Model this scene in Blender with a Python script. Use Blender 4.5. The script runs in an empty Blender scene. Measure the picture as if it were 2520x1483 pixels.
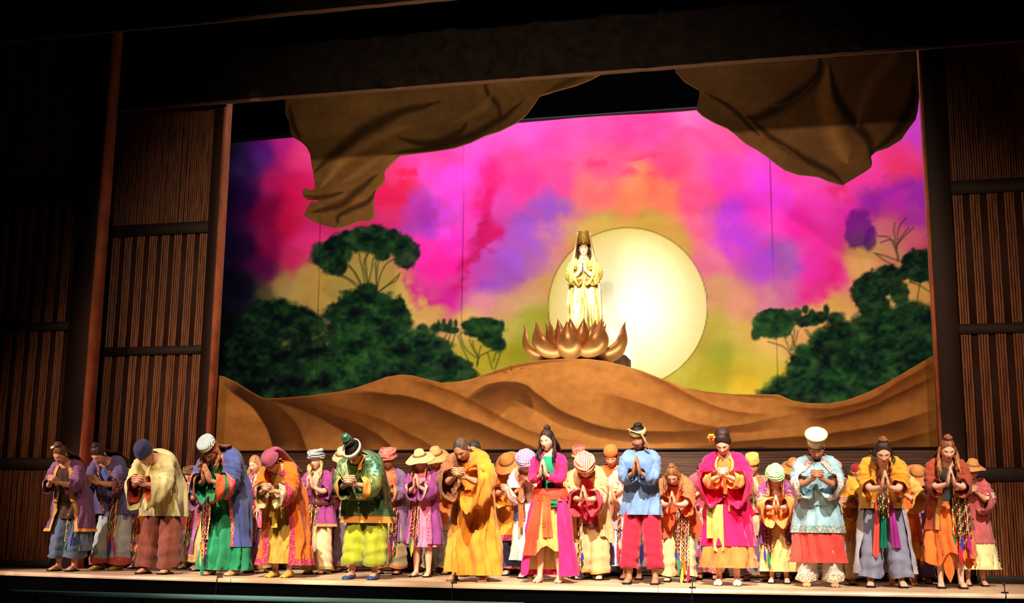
import bpy, bmesh, math, random
import numpy as np
from mathutils import Vector, Matrix

random.seed(7)
RNG = np.random.default_rng(11)
SC = bpy.context.scene
COL = SC.collection

# ------------------------------------------------------------------ camera
FPX = 2990.0
YAW, PITCH, ROLL = math.radians(13.7), math.radians(10.65), 0.0106
CAM = np.array([0.0, -12.4, 0.55])
FW = np.array([-math.sin(YAW) * math.cos(PITCH), math.cos(YAW) * math.cos(PITCH), math.sin(PITCH)])
_r0 = np.array([math.cos(YAW), math.sin(YAW), 0.0])
_u0 = np.cross(_r0, FW)
RT = math.cos(ROLL) * _r0 + math.sin(ROLL) * _u0
UP = math.cos(ROLL) * _u0 - math.sin(ROLL) * _r0

cd = bpy.data.cameras.new('camera')
cd.sensor_width = 36.0
cd.lens = FPX / 2520 * 36.0
cd.clip_end = 200
cam = bpy.data.objects.new('camera', cd)
COL.objects.link(cam)
cam.matrix_world = Matrix(((RT[0], UP[0], -FW[0], CAM[0]), (RT[1], UP[1], -FW[1], CAM[1]),
                           (RT[2], UP[2], -FW[2], CAM[2]), (0, 0, 0, 1)))
SC.camera = cam


def on_y(px, py, Y):
    """point of the upright plane Y seen at a pixel of the photograph"""
    d = FW + RT * (px - 1260) / FPX + UP * (741.5 - py) / FPX
    return CAM + d * ((Y - CAM[1]) / d[1])


def on_floor(px, py):
    d = FW + RT * (px - 1260) / FPX + UP * (741.5 - py) / FPX
    return CAM + d * (-CAM[2] / d[2])


def to_px(P):
    q = np.asarray(P) - CAM
    z = q @ FW
    return 1260 + FPX * (q @ RT) / z, 741.5 - FPX * (q @ UP) / z


# ------------------------------------------------------------------ world, lights, exposure
SC.view_settings.view_transform = 'Standard'
SC.view_settings.look = 'None'
SC.view_settings.exposure = 0.0
SC.view_settings.gamma = 1.0
SC.view_settings.use_curve_mapping = False
w = bpy.data.worlds.new('dark_house')
SC.world = w
w.use_nodes = True
w.node_tree.nodes['Background'].inputs[0].default_value = (0.30, 0.26, 0.22, 1)
w.node_tree.nodes['Background'].inputs[1].default_value = 0.004


def spot(name, loc, target, power, color, angle, blend=0.4, radius=0.12):
    l = bpy.data.lights.new(name, 'SPOT')
    l.energy = power
    l.color = color
    l.spot_size = math.radians(angle)
    l.spot_blend = blend
    l.shadow_soft_size = radius
    o = bpy.data.objects.new(name, l)
    o.location = loc
    o.rotation_euler = (Vector(target) - Vector(loc)).to_track_quat('-Z', 'Y').to_euler()
    COL.objects.link(o)
    return o


def area(name, loc, target, sx, sy, power, color, spread=180):
    l = bpy.data.lights.new(name, 'AREA')
    l.shape = 'RECTANGLE'
    l.size, l.size_y = sx, sy
    l.energy = power
    l.color = color
    l.spread = math.radians(spread)
    o = bpy.data.objects.new(name, l)
    o.location = loc
    o.rotation_euler = (Vector(target) - Vector(loc)).to_track_quat('-Z', 'Y').to_euler()
    COL.objects.link(o)
    return o


WARM = (1.0, 0.89, 0.76)
# front-of-house spots on the row of singers (hung over the auditorium)
spot('front_spot_centre', (-0.5, -8.5, 10.0), (-2.0, 1.2, 0.55), 21000, WARM, 20, 0.7, 0.06)
spot('front_spot_right', (3.5, -8.5, 10.0), (0.7, 1.3, 0.55), 13500, WARM, 19, 0.8, 0.06)
spot('front_spot_left', (-4.5, -8.5, 10.0), (-5.6, 1.2, 0.55), 14500, WARM, 20, 0.8, 0.06)
spot('side_spot_left', (-13.5, -5.0, 5.5), (-8.2, 1.1, 0.6), 5000, (1.0, 0.80, 0.72), 22, 0.6, 0.06)
# floods on the painted dunes, hung behind the header
spot('dune_flood', (-2.6, -4.0, 9.8), (-2.4, 3.3, 2.3), 5200, (1.0, 0.89, 0.68), 30, 1.0, 0.2)
spot('house_wash', (-3.0, -9.0, 7.0), (-3.6, 3.2, 2.7), 6200, (1.0, 0.75, 0.52), 60, 1.0, 0.2)
spot('box_boom_left', (-8.5, -9.5, 5.0), (-8.4, 2.9, 1.3), 1500, (1.0, 0.62, 0.36), 25, 1.0, 0.2)  # added low wash that brightens the left portal panels
spot('box_boom_right', (3.5, -9.5, 5.0), (2.6, 2.9, 1.9), 1500, (1.0, 0.62, 0.36), 34, 1.0, 0.2)  # same added wash for the right portal panels, no known source
# cyclorama battens for the painted drop: overhead and on the floor behind the dunes
area('cyc_batten_overhead', (-3.6, 5.6, 11.2), (-3.6, 9.2, 5.4), 11.5, 0.5, 600, (1.0, 0.93, 0.88), 150)
area('cyc_batten_floor', (-3.4, 5.9, 0.8), (-3.4, 9.2, 5.0), 10.0, 0.4, 400, (0.97, 1.0, 0.80))
# dim border batten behind the header, washing the hanging painted petals
area('border_batten', (-4.0, 3.1, 8.6), (-4.0, 5.2, 6.6), 7.5, 0.3, 21, (1.0, 0.82, 0.55), 120)
# two added spots before the header, standing in for light leaks on its edge
for _px, _py in ((632, 236), (985, 204)):
    _q = on_y(_px, _py, 2.76)
    spot('header_work_light', (_q[0] - .1, 2.36, _q[2] - .12), tuple(_q), 2.2, (1.0, 0.55, 0.22), 34, 0.7, 0.01)
# follow spot on the golden figure, added front spot standing in for the moon's backlight
spot('follow_spot', (-2.0, -9.0, 9.5), (-3.5, 6.5, 4.35), 48000, (1.0, 0.92, 0.80), 4.8, 0.6, 0.05)
spot('moon_spot', (-2.4, 3.4, 8.9), (-3.0, 9.2, 4.7), 2000, (1.0, 0.92, 0.78), 19, 1.0, 0.1)


# ------------------------------------------------------------------ materials
def lin(c):
    c = np.asarray(c, float) / 255.0
    return np.where(c <= 0.04045, c / 12.92, ((c + 0.055) / 1.055) ** 2.4)


MATS = {}


def new_mat(key):
    m = bpy.data.materials.new(key)
    m.use_nodes = True
    nt = m.node_tree
    nt.nodes.clear()
    out = nt.nodes.new('ShaderNodeOutputMaterial')
    b = nt.nodes.new('ShaderNodeBsdfPrincipled')
    nt.links.new(b.outputs[0], out.inputs[0])
    return m, nt, b


def rgba(c):
    r = lin(c)
    return (float(r[0]), float(r[1]), float(r[2]), 1.0)


def ramp(nt, stops, const=False):
    n = nt.nodes.new('ShaderNodeValToRGB')
    if const:
        n.color_ramp.interpolation = 'CONSTANT'
    el = n.color_ramp.elements
    while len(el) < len(stops):
        el.new(0.5)
    for e, (p, c) in zip(el, stops):
        e.position = p
        e.color = rgba(c)
    return n


def coords(nt, kind='Object', scale=(1, 1, 1)):
    tc = nt.nodes.new('ShaderNodeTexCoord')
    mp = nt.nodes.new('ShaderNodeMapping')
    mp.inputs['Scale'].default_value = scale
    nt.links.new(tc.outputs[kind], mp.inputs[0])
    return mp.outputs[0]


def bump(nt, b, hsock, strength, dist=0.01):
    bp = nt.nodes.new('ShaderNodeBump')
    bp.inputs['Strength'].default_value = strength
    bp.inputs['Distance'].default_value = dist
    nt.links.new(hsock, bp.inputs['Height'])
    nt.links.new(bp.outputs[0], b.inputs['Normal'])


def cloth(c, rough=0.85, var=0.16, sheen=0.15):
    """woven cloth: soft dye variation and fine crumple relief"""
    key = 'cloth_%d_%d_%d_%g' % (c[0], c[1], c[2], rough)
    if key in MATS:
        return MATS[key]
    m, nt, b = new_mat(key)
    n = nt.nodes.new('ShaderNodeTexNoise')
    n.inputs['Scale'].default_value = 7
    n.inputs['Detail'].default_value = 5
    nt.links.new(coords(nt), n.inputs['Vector'])
    c = np.array(c, float)
    r = ramp(nt, [(0.3, np.clip(c * (1 - var), 0, 255)), (0.7, np.clip(c * (1 + var * 0.5), 0, 255))])
    nt.links.new(n.outputs[0], r.inputs[0])
    nt.links.new(r.outputs[0], b.inputs['Base Color'])
    n2 = nt.nodes.new('ShaderNodeTexNoise')
    n2.inputs['Scale'].default_value = 8
    n2.inputs['Detail'].default_value = 2.5
    nt.links.new(coords(nt, 'Object', (1, 1, 0.35)), n2.inputs['Vector'])
    bump(nt, b, n2.outputs[0], 0.55, 0.05)
    b.inputs['Roughness'].default_value = rough
    b.inputs['Sheen Weight'].default_value = sheen
    b.inputs['Specular IOR Level'].default_value = 0.2
    MATS[key] = m
    return m


def trimmat(base, c1, c2, scale=34.0):
    """embroidered band: small motifs of two colours on a ground"""
    key = 'trim_%s_%s_%s_%g' % (base, c1, c2, scale)
    if key in MATS:
        return MATS[key]
    m, nt, b = new_mat('embroidered_trim')
    v = nt.nodes.new('ShaderNodeTexVoronoi')
    v.inputs['Scale'].default_value = scale * 1.9
    v.inputs['Randomness'].default_value = 0.8
    nt.links.new(coords(nt), v.inputs['Vector'])
    r = ramp(nt, [(0.0, c1), (0.30, c2), (0.42, base)], True)
    nt.links.new(v.outputs['Distance'], r.inputs[0])
    nt.links.new(r.outputs[0], b.inputs['Base Color'])
    b.inputs['Roughness'].default_value = 0.8
    MATS[key] = m
    return m


def stripemat(c1, c2, scale, axis=0, third=None):
    key = 'stripe_%s_%s_%g_%d' % (c1, c2, scale, axis)
    if key in MATS:
        return MATS[key]
    m, nt, b = new_mat('striped_cloth')
    wv = nt.nodes.new('ShaderNodeTexWave')
    wv.bands_direction = 'XYZ'[axis]
    wv.inputs['Scale'].default_value = scale
    wv.inputs['Distortion'].default_value = 0.6
    nt.links.new(coords(nt), wv.inputs['Vector'])
    st = [(0.0, c1), (0.55, c2)] if third is None else [(0.0, c1), (0.4, c2), (0.75, third)]
    r = ramp(nt, st, True)
    nt.links.new(wv.outputs[0], r.inputs[0])
    nt.links.new(r.outputs[0], b.inputs['Base Color'])
    b.inputs['Roughness'].default_value = 0.85
    MATS[key] = m
    return m


def swirlmat(c1, c2, scale=9.0):
    """flowing ringed print"""
    key = 'swirl_%s_%s' % (c1, c2)
    if key in MATS:
        return MATS[key]
    m, nt, b = new_mat('swirl_print')
    v = nt.nodes.new('ShaderNodeTexVoronoi')
    v.inputs['Scale'].default_value = scale * .8
    nt.links.new(coords(nt, 'Object', (1, .3, .8)), v.inputs['Vector'])
    mu = nt.nodes.new('ShaderNodeMath')
    mu.operation = 'MULTIPLY'
    mu.inputs[1].default_value = 60
    nt.links.new(v.outputs['Distance'], mu.inputs[0])
    wv = nt.nodes.new('ShaderNodeMath')
    wv.operation = 'SINE'
    nt.links.new(mu.outputs[0], wv.inputs[0])
    r = ramp(nt, [(0.0, c1), (0.35, c2)])
    nt.links.new(wv.outputs[0], r.inputs[0])
    nt.links.new(r.outputs[0], b.inputs['Base Color'])
    b.inputs['Roughness'].default_value = 0.75
    MATS[key] = m
    return m


def checkmat(c1, c2, scale):
    key = 'check_%s_%s' % (c1, c2)
    if key in MATS:
        return MATS[key]
    m, nt, b = new_mat('checked_cloth')
    ch = nt.nodes.new('ShaderNodeTexChecker')
    ch.inputs['Scale'].default_value = scale
    ch.inputs['Color1'].default_value = rgba(c1)
    ch.inputs['Color2'].default_value = rgba(c2)
    nt.links.new(coords(nt), ch.inputs['Vector'])
    nt.links.new(ch.outputs[0], b.inputs['Base Color'])
    b.inputs['Roughness'].default_value = 0.85
    MATS[key] = m
    return m


def brocade(c1, c2):
    key = 'brocade_%s' % (c1,)
    if key in MATS:
        return MATS[key]
    m, nt, b = new_mat('metallic_brocade')
    n = nt.nodes.new('ShaderNodeTexNoise')
    n.inputs['Scale'].default_value = 60
    n.inputs['Detail'].default_value = 4
    nt.links.new(coords(nt, 'Object', (1, 1, .7)), n.inputs['Vector'])
    n3 = nt.nodes.new('ShaderNodeTexNoise')
    n3.inputs['Scale'].default_value = 5
    nt.links.new(coords(nt), n3.inputs['Vector'])
    ad = nt.nodes.new('ShaderNodeMath')
    ad.operation = 'ADD'
    mu = nt.nodes.new('ShaderNodeMath')
    mu.operation = 'MULTIPLY'
    mu.inputs[1].default_value = 0.5
    nt.links.new(n.outputs[0], ad.inputs[0])
    nt.links.new(n3.outputs[0], ad.inputs[1])
    nt.links.new(ad.outputs[0], mu.inputs[0])
    r = ramp(nt, [(0.42, c1), (0.60, c2)])
    nt.links.new(mu.outputs[0], r.inputs[0])
    nt.links.new(r.outputs[0], b.inputs['Base Color'])
    b.inputs['Metallic'].default_value = 0.45
    b.inputs['Roughness'].default_value = 0.42
    bump(nt, b, n3.outputs[0], 0.5, 0.05)
    MATS[key] = m
    return m


def plain(name, c, rough=0.7, metal=0.0, var=0.0, scale=8.0, sc3=(1, 1, 1), bmp=0.0):
    key = 'plain_%s_%s' % (name, c)
    if key in MATS:
        return MATS[key]
    m, nt, b = new_mat(name)
    b.inputs['Roughness'].default_value = rough
    b.inputs['Metallic'].default_value = metal
    b.inputs['Specular IOR Level'].default_value = 0.3
    if var:
        n = nt.nodes.new('ShaderNodeTexNoise')
        n.inputs['Scale'].default_value = scale
        n.inputs['Detail'].default_value = 6
        nt.links.new(coords(nt, 'Object', sc3), n.inputs['Vector'])
        c = np.array(c, float)
        r = ramp(nt, [(0.3, np.clip(c * (1 - var), 0, 255)), (0.7, np.clip(c * (1 + var), 0, 255))])
        nt.links.new(n.outputs[0], r.inputs[0])
        nt.links.new(r.outputs[0], b.inputs['Base Color'])
        if bmp:
            bump(nt, b, n.outputs[0], bmp, 0.02)
    else:
        b.inputs['Base Color'].default_value = rgba(c)
    MATS[key] = m
    return m


def vcol(name, rough=0.85, spec=0.2, noise=0.0, sss=0.0):
    key = 'vcol_%s' % name
    if key in MATS:
        return MATS[key]
    m, nt, b = new_mat(name)
    a = nt.nodes.new('ShaderNodeVertexColor')
    a.layer_name = 'Col'
    nt.links.new(a.outputs[0], b.inputs['Base Color'])
    b.inputs['Roughness'].default_value = rough
    b.inputs['Specular IOR Level'].default_value = spec
    if noise:
        n = nt.nodes.new('ShaderNodeTexNoise')
        n.inputs['Scale'].default_value = 9
        n.inputs['Detail'].default_value = 8
        nt.links.new(coords(nt), n.inputs['Vector'])
        mx = nt.nodes.new('ShaderNodeMix')
        mx.data_type = 'RGBA'
        mx.blend_type = 'MULTIPLY'
        mx.inputs[0].default_value = noise
        r = ramp(nt, [(0.3, (170, 170, 170)), (0.7, (255, 255, 255))])
        nt.links.new(n.outputs[0], r.inputs[0])
        nt.links.new(a.outputs[0], mx.inputs[6])
        nt.links.new(r.outputs[0], mx.inputs[7])
        nt.links.new(mx.outputs[2], b.inputs['Base Color'])
    MATS[key] = m
    return m


def hairmat(c):
    key = 'hair_%s' % (c,)
    if key in MATS:
        return MATS[key]
    m, nt, b = new_mat('hair')
    n = nt.nodes.new('ShaderNodeTexNoise')
    n.inputs['Scale'].default_value = 60
    n.inputs['Detail'].default_value = 4
    nt.links.new(coords(nt, 'Object', (1, 1, 0.12)), n.inputs['Vector'])
    c = np.array(c, float)
    r = ramp(nt, [(0.3, c * 0.55), (0.7, np.clip(c * 1.35, 0, 255))])
    nt.links.new(n.outputs[0], r.inputs[0])
    nt.links.new(r.outputs[0], b.inputs['Base Color'])
    bump(nt, b, n.outputs[0], 0.8, 0.015)
    b.inputs['Roughness'].default_value = 0.5
    b.inputs['Specular IOR Level'].default_value = 0.3
    MATS[key] = m
    return m


def strawmat(c):
    key = 'straw_%s' % (c,)
    if key in MATS:
        return MATS[key]
    m, nt, b = new_mat('woven_straw')
    wv = nt.nodes.new('ShaderNodeTexWave')
    wv.wave_type = 'RINGS'
    wv.rings_direction = 'Z'
    wv.inputs['Scale'].default_value = 40
    wv.inputs['Distortion'].default_value = 1.5
    nt.links.new(coords(nt), wv.inputs['Vector'])
    n = nt.nodes.new('ShaderNodeTexNoise')
    n.inputs['Scale'].default_value = 90
    nt.links.new(coords(nt), n.inputs['Vector'])
    c = np.array(c, float)
    r = ramp(nt, [(0.3, c * 0.72), (0.75, np.clip(c * 1.12, 0, 255))])
    nt.links.new(n.outputs[0], r.inputs[0])
    nt.links.new(r.outputs[0], b.inputs['Base Color'])
    bump(nt, b, wv.outputs[0], 0.4, 0.006)
    b.inputs['Roughness'].default_value = 0.8
    MATS[key] = m
    return m


# ------------------------------------------------------------------ mesh helpers
def tag(o, label=None, cat=None, group=None, kind=None):
    if label:
        o['label'] = label
    if cat:
        o['category'] = cat
    if group:
        o['group'] = group
    if kind:
        o['kind'] = kind
    return o


def mk(name, V, F, mat, parent=None, col=None, smooth=True, loc=None):
    """link one mesh object; F is an int array of quads/tris or a list of lists"""
    me = bpy.data.meshes.new(name)
    V = np.asarray(V, np.float32)
    if isinstance(F, np.ndarray) and F.ndim == 2:
        nf, k = F.shape
        me.vertices.add(len(V))
        me.vertices.foreach_set('co', V.ravel())
        me.loops.add(nf * k)
        me.loops.foreach_set('vertex_index', F.astype(np.int32).ravel())
        me.polygons.add(nf)
        me.polygons.foreach_set('loop_start', np.arange(0, nf * k, k, dtype=np.int32))
        me.update(calc_edges=True)
    else:
        me.from_pydata([tuple(v) for v in V.tolist()], [], [list(f) for f in F])
        me.update()
    if smooth:
        me.polygons.foreach_set('use_smooth', np.ones(len(me.polygons), bool))
    if col is not None:
        at = me.color_attributes.new('Col', 'FLOAT_COLOR', 'POINT')
        c4 = np.ones((len(V), 4), np.float32)
        c4[:, :3] = col
        at.data.foreach_set('color', c4.ravel())
    if mat is not None:
        me.materials.append(mat)
    o = bpy.data.objects.new(name, me)
    COL.objects.link(o)
    if parent is not None:
        o.parent = parent
    if loc is not None:
        o.location = loc
    return o


def quads(nr, nc, closed=False, start=0):
    i = np.arange(nr - 1)[:, None]
    j = np.arange(nc if closed else nc - 1)[None, :]
    j2 = (j + 1) % nc
    f = np.stack([i * nc + j, i * nc + j2, (i + 1) * nc + j2, (i + 1) * nc + j], -1).reshape(-1, 4)
    return f + start


def join(parts):
    """[(V,F4), ...] -> one V,F4"""
    Vs, Fs, n = [], [], 0
    for V, F in parts:
        V = np.asarray(V, float).reshape(-1, 3)
        Vs.append(V)
        Fs.append(np.asarray(F) + n)
        n += len(V)
    return np.concatenate(Vs), np.concatenate(Fs)


def box(x0, x1, y0, y1, z0, z1):
    V = np.array([(x, y, z) for z in (z0, z1) for y in (y0, y1) for x in (x0, x1)], float)
    F = np.array([(0, 2, 3, 1), (4, 5, 7, 6), (0, 1, 5, 4), (2, 6, 7, 3), (0, 4, 6, 2), (1, 3, 7, 5)])
    return V, F


def mkbox(name, b, mat, parent=None, bev=0.0):
    V, F = box(*b)
    o = mk(name, V, F, mat, parent, smooth=False)
    if bev:
        md = o.modifiers.new('bevel', 'BEVEL')
        md.width = bev
        md.segments = 1
    return o


def unit(v):
    v = np.asarray(v, float)
    return v / (np.linalg.norm(v) + 1e-9)


def resample(P, n):
    P = np.asarray(P, float)
    d = np.r_[0, np.cumsum(np.linalg.norm(np.diff(P, axis=0), axis=1))]
    s = np.linspace(0, d[-1], n)
    return np.stack([np.interp(s, d, P[:, k]) for k in range(3)], 1)


def smoothpath(P, n, it=2):
    """chaikin-rounded polyline through P, resampled"""
    P = np.asarray(P, float)
    for _ in range(it):
        Q = [P[0]]
        for a, b in zip(P[:-1], P[1:]):
            Q += [a * .75 + b * .25, a * .25 + b * .75]
        Q.append(P[-1])
        P = np.array(Q)
    return resample(P, n)


def tube(path, ra, rb=None, n=10, ref=(0, 0, 1), cap=True):
    """lofted tube; ra along the frame's first axis, rb along its second"""
    P = np.asarray(path, float)
    N = len(P)
    ra = np.broadcast_to(np.asarray(ra, float), (N,))
    rb = ra if rb is None else np.broadcast_to(np.asarray(rb, float), (N,))
    T = np.gradient(P, axis=0)
    T /= np.linalg.norm(T, axis=1, keepdims=True) + 1e-9
    u = unit(np.cross(ref, T[0])) if np.linalg.norm(np.cross(ref, T[0])) > 1e-3 else unit(np.cross((0, 1, 0.1), T[0]))
    a = np.linspace(0, 2 * math.pi, n, endpoint=False)
    V = []
    for i in range(N):
        u = unit(u - T[i] * (u @ T[i]))
        v = np.cross(T[i], u)
        V.append(P[i] + np.outer(np.cos(a) * ra[i], u) + np.outer(np.sin(a) * rb[i], v))
    V = np.array(V).reshape(-1, 3)
    F = quads(N, n, True)
    if cap:
        V = np.r_[V, [P[0]], [P[-1]]]
        k = np.arange(n)
        k2 = (k + 1) % n
        c0, c1 = N * n, N * n + 1
        F = np.r_[F, np.stack([k2, k, np.full(n, c0), np.full(n, c0)], 1)[:, [0, 1, 2, 2]],
                  np.stack([(N - 1) * n + k, (N - 1) * n + k2, np.full(n, c1), np.full(n, c1)], 1)[:, [0, 1, 2, 2]]]
        return V, F
    return V, F


def clean(F):
    """split quads with a doubled last index into tris"""
    out = []
    for f in F.tolist():
        g = []
        for i in f:
            if i not in g:
                g.append(i)
        if len(g) > 2:
            out.append(g)
    return out


def lathe(profile, n=24, wob=None):
    """profile [(r,z)] around Z"""
    a = np.linspace(0, 2 * math.pi, n, endpoint=False)
    pr = np.asarray(profile, float)
    V = np.stack([pr[:, 0:1] * np.sin(a), -pr[:, 0:1] * np.cos(a), np.repeat(pr[:, 1:2], n, 1)], -1)
    if wob is not None:
        V = wob(V, a, pr)
    return V.reshape(-1, 3), quads(len(pr), n, True)


def ellipsoid(c, r, nu=12, nv=8):
    th = np.linspace(0.02, math.pi - 0.02, nv)
    V, F = lathe(np.stack([np.sin(th), np.cos(th)], 1), nu)
    return V * np.asarray(r) + np.asarray(c), F


def rx(a):
    c, s = math.cos(a), math.sin(a)
    return np.array([[1, 0, 0], [0, c, -s], [0, s, c]])


def ry(a):
    c, s = math.cos(a), math.sin(a)
    return np.array([[c, 0, s], [0, 1, 0], [-s, 0, c]])


def rz(a):
    c, s = math.cos(a), math.sin(a)
    return np.array([[c, -s, 0], [s, c, 0], [0, 0, 1]])


def fbm(x, y, oct=4, seed=0):
    """smooth value noise 0..1 on arrays"""
    x = np.asarray(x, float)
    y = np.asarray(y, float)
    out = np.zeros(np.broadcast(x, y).shape)
    amp, tot = 1.0, 0.0
    for o in range(oct):
        fx, fy = x * 2 ** o + 17.3 * o + seed * 5.1, y * 2 ** o + 9.7 * o + seed * 3.7
        ix, iy = np.floor(fx), np.floor(fy)
        tx, ty = fx - ix, fy - iy
        tx, ty = tx * tx * (3 - 2 * tx), ty * ty * (3 - 2 * ty)

        def h(a, b):
            s = np.sin(a * 127.1 + b * 311.7 + seed * 74.7) * 43758.5453
            return s - np.floor(s)
        v = (h(ix, iy) * (1 - tx) + h(ix + 1, iy) * tx) * (1 - ty) + (h(ix, iy + 1) * (1 - tx) + h(ix + 1, iy + 1) * tx) * ty
        out += v * amp
        tot += amp
        amp *= 0.5
    return out / tot


def seg_dist(px, py, line):
    """distance of points to a polyline and the fraction along it"""
    best = np.full(np.shape(px), 1e9)
    frac = np.zeros(np.shape(px))
    L = np.asarray(line, float)
    n = len(L) - 1
    for i in range(n):
        a, b = L[i], L[i + 1]
        d = b - a
        t = np.clip(((px - a[0]) * d[0] + (py - a[1]) * d[1]) / (d @ d + 1e-9), 0, 1)
        q = np.hypot(px - a[0] - t * d[0], py - a[1] - t * d[1])
        m = q < best
        best = np.where(m, q, best)
        frac = np.where(m, (i + t) / n, frac)
    return best, frac


def curve2(pts, n=80):
    """catmull-rom through 2-D points"""
    P = np.asarray(pts, float)
    Q = np.r_[[2 * P[0] - P[1]], P, [2 * P[-1] - P[-2]]]
    out = []
    m = max(2, n // (len(P) - 1))
    for i in range(1, len(Q) - 2):
        t = np.linspace(0, 1, m, endpoint=False)[:, None]
        p0, p1, p2, p3 = Q[i - 1], Q[i], Q[i + 1], Q[i + 2]
        out.append(.5 * (2 * p1 + (p2 - p0) * t + (2 * p0 - 5 * p1 + 4 * p2 - p3) * t ** 2 + (3 * p1 - p0 - 3 * p2 + p3) * t ** 3))
    return np.r_[np.concatenate(out), [P[-1]]]
# ================================================================== THE SETTING
def structure(o):
    o['kind'] = 'structure'
    return o


M_BLACK = plain('black_velour', (3, 3, 3), 1.0)
M_BLACK.node_tree.nodes['Principled BSDF'].inputs['Specular IOR Level'].default_value = 0.0
M_POST = plain('dark_stained_wood', (40, 22, 16), 0.6, 0, 0.3, 3, (1, 1, .15))
M_EDGE = plain('red_brown_edge', (178, 98, 62), 0.6, 0, 0.2, 3)
M_RAIL = plain('dark_rail', (34, 21, 17), 0.6, 0, 0.3, 3)


def bamboomat(sc=(70, 20, 3.2), k=1.0):
    m, nt, b = new_mat('bamboo_cane')
    n = nt.nodes.new('ShaderNodeTexNoise')
    n.inputs['Scale'].default_value = 1
    n.inputs['Detail'].default_value = 3
    nt.links.new(coords(nt, 'Object', sc), n.inputs['Vector'])
    r = ramp(nt, [(p_, np.array(c_) * k) for p_, c_ in ((0.28, (54, 28, 16)), (0.48, (122, 68, 36)), (0.62, (150, 92, 48)), (0.75, (118, 52, 34)))])
    nt.links.new(n.outputs[0], r.inputs[0])
    nt.links.new(r.outputs[0], b.inputs['Base Color'])
    b.inputs['Roughness'].default_value = 0.42
    return m


M_CANE = bamboomat()


def edge_y(x):
    return -0.02 + 0.0165 * (x + 3) ** 2


def stage_floor():
    m, nt, b = new_mat('pale_stage_boards')
    n = nt.nodes.new('ShaderNodeTexNoise')
    n.inputs['Scale'].default_value = 1
    n.inputs['Detail'].default_value = 6
    nt.links.new(coords(nt, 'Object', (0.7, 14, 4)), n.inputs['Vector'])
    r = ramp(nt, [(0.3, (168, 126, 92)), (0.7, (232, 198, 160))])
    nt.links.new(n.outputs[0], r.inputs[0])
    nt.links.new(r.outputs[0], b.inputs['Base Color'])
    b.inputs['Roughness'].default_value = 0.38
    xs = np.linspace(-14.5, 6.5, 60)
    # slab and black fascia
    yy = edge_y(xs) + 0.03
    V = np.concatenate([np.stack([xs, yy, np.full_like(xs, z)], 1) for z in (-0.03, -1.6)] +
                       [np.stack([xs, np.full_like(xs, 12.0), np.full_like(xs, z)], 1) for z in (-1.6, -0.03)])
    fl = structure(mk('floor', V, np.r_[quads(4, 60), np.stack([np.arange(59), 180 + np.arange(59), 181 + np.arange(59), 1 + np.arange(59)], 1)],
                      plain('stage_deck_black', (4, 4, 4), 1.0), smooth=False))
    fl.data.materials[0].node_tree.nodes['Principled BSDF'].inputs['Specular IOR Level'].default_value = 0.0
    W = 0.235
    for k in range(14):
        cuts = [-14.5, -11 + 2.3 * (k % 3), -6.2 + 1.7 * (k % 2), -1.5 + 1.1 * (k % 4), 2.2 + .8 * (k % 3), 6.5]
        for a, b_ in zip(cuts[:-1], cuts[1:]):
            x = np.linspace(a + .003, b_ - .003, 12)
            y0 = edge_y(x) + k * W
            y1 = y0 + W - 0.008
            rows = [np.stack([x, y0, np.full(12, -0.045)], 1), np.stack([x, y0, np.zeros(12)], 1),
                    np.stack([x, y1, np.zeros(12)], 1), np.stack([x, y1, np.full(12, -0.04)], 1)]
            mk('floor_board', np.concatenate(rows), quads(4, 12), m, fl, smooth=False)
    # pit floor far below and black surround
    structure(mk('wall_back', *box(-15, 7, 11.6, 11.7, 0, 12), M_BLACK, smooth=False))
    structure(mk('ceiling', *box(-15, 7, 1.2, 11.6, 12.0, 12.1), M_BLACK, smooth=False))
    return fl


stage_floor()


def pole(x, z0, z1, r, y=0.0, n=6):
    a = np.linspace(math.pi, 2 * math.pi, n)
    ring = np.stack([np.cos(a) * r, np.sin(a) * r], 1)
    zs = np.array([z0, z1])
    V = np.concatenate([np.stack([x + ring[:, 0], y + ring[:, 1], np.full(n, z)], 1) for z in zs])
    return V, quads(2, n)


def cane_fill(name, x0, x1, z0, z1, y, parent, pitch=0.030, horizontal=False):
    """a close curtain of thin canes with slightly uneven depth"""
    parts = []
    p = x0 if not horizontal else z0
    end = x1 if not horizontal else z1
    while p < end - .004:
        r = pitch * 0.5 * random.uniform(0.72, 0.98)
        dy = random.uniform(-0.008, 0.008)
        if not horizontal:
            parts.append(pole(p + pitch / 2, z0, z1, r, y + dy))
        else:
            V, F = pole(0, x0, x1, r, 0)
            parts.append((np.stack([V[:, 2], y + dy + V[:, 1], p + pitch / 2 + V[:, 0]], 1), F))
        p += pitch
    V, F = join(parts)
    o = mk(name, V, F, M_CANE, parent)
    o['kind'] = 'stuff'
    return o


_bundle = {}


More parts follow.
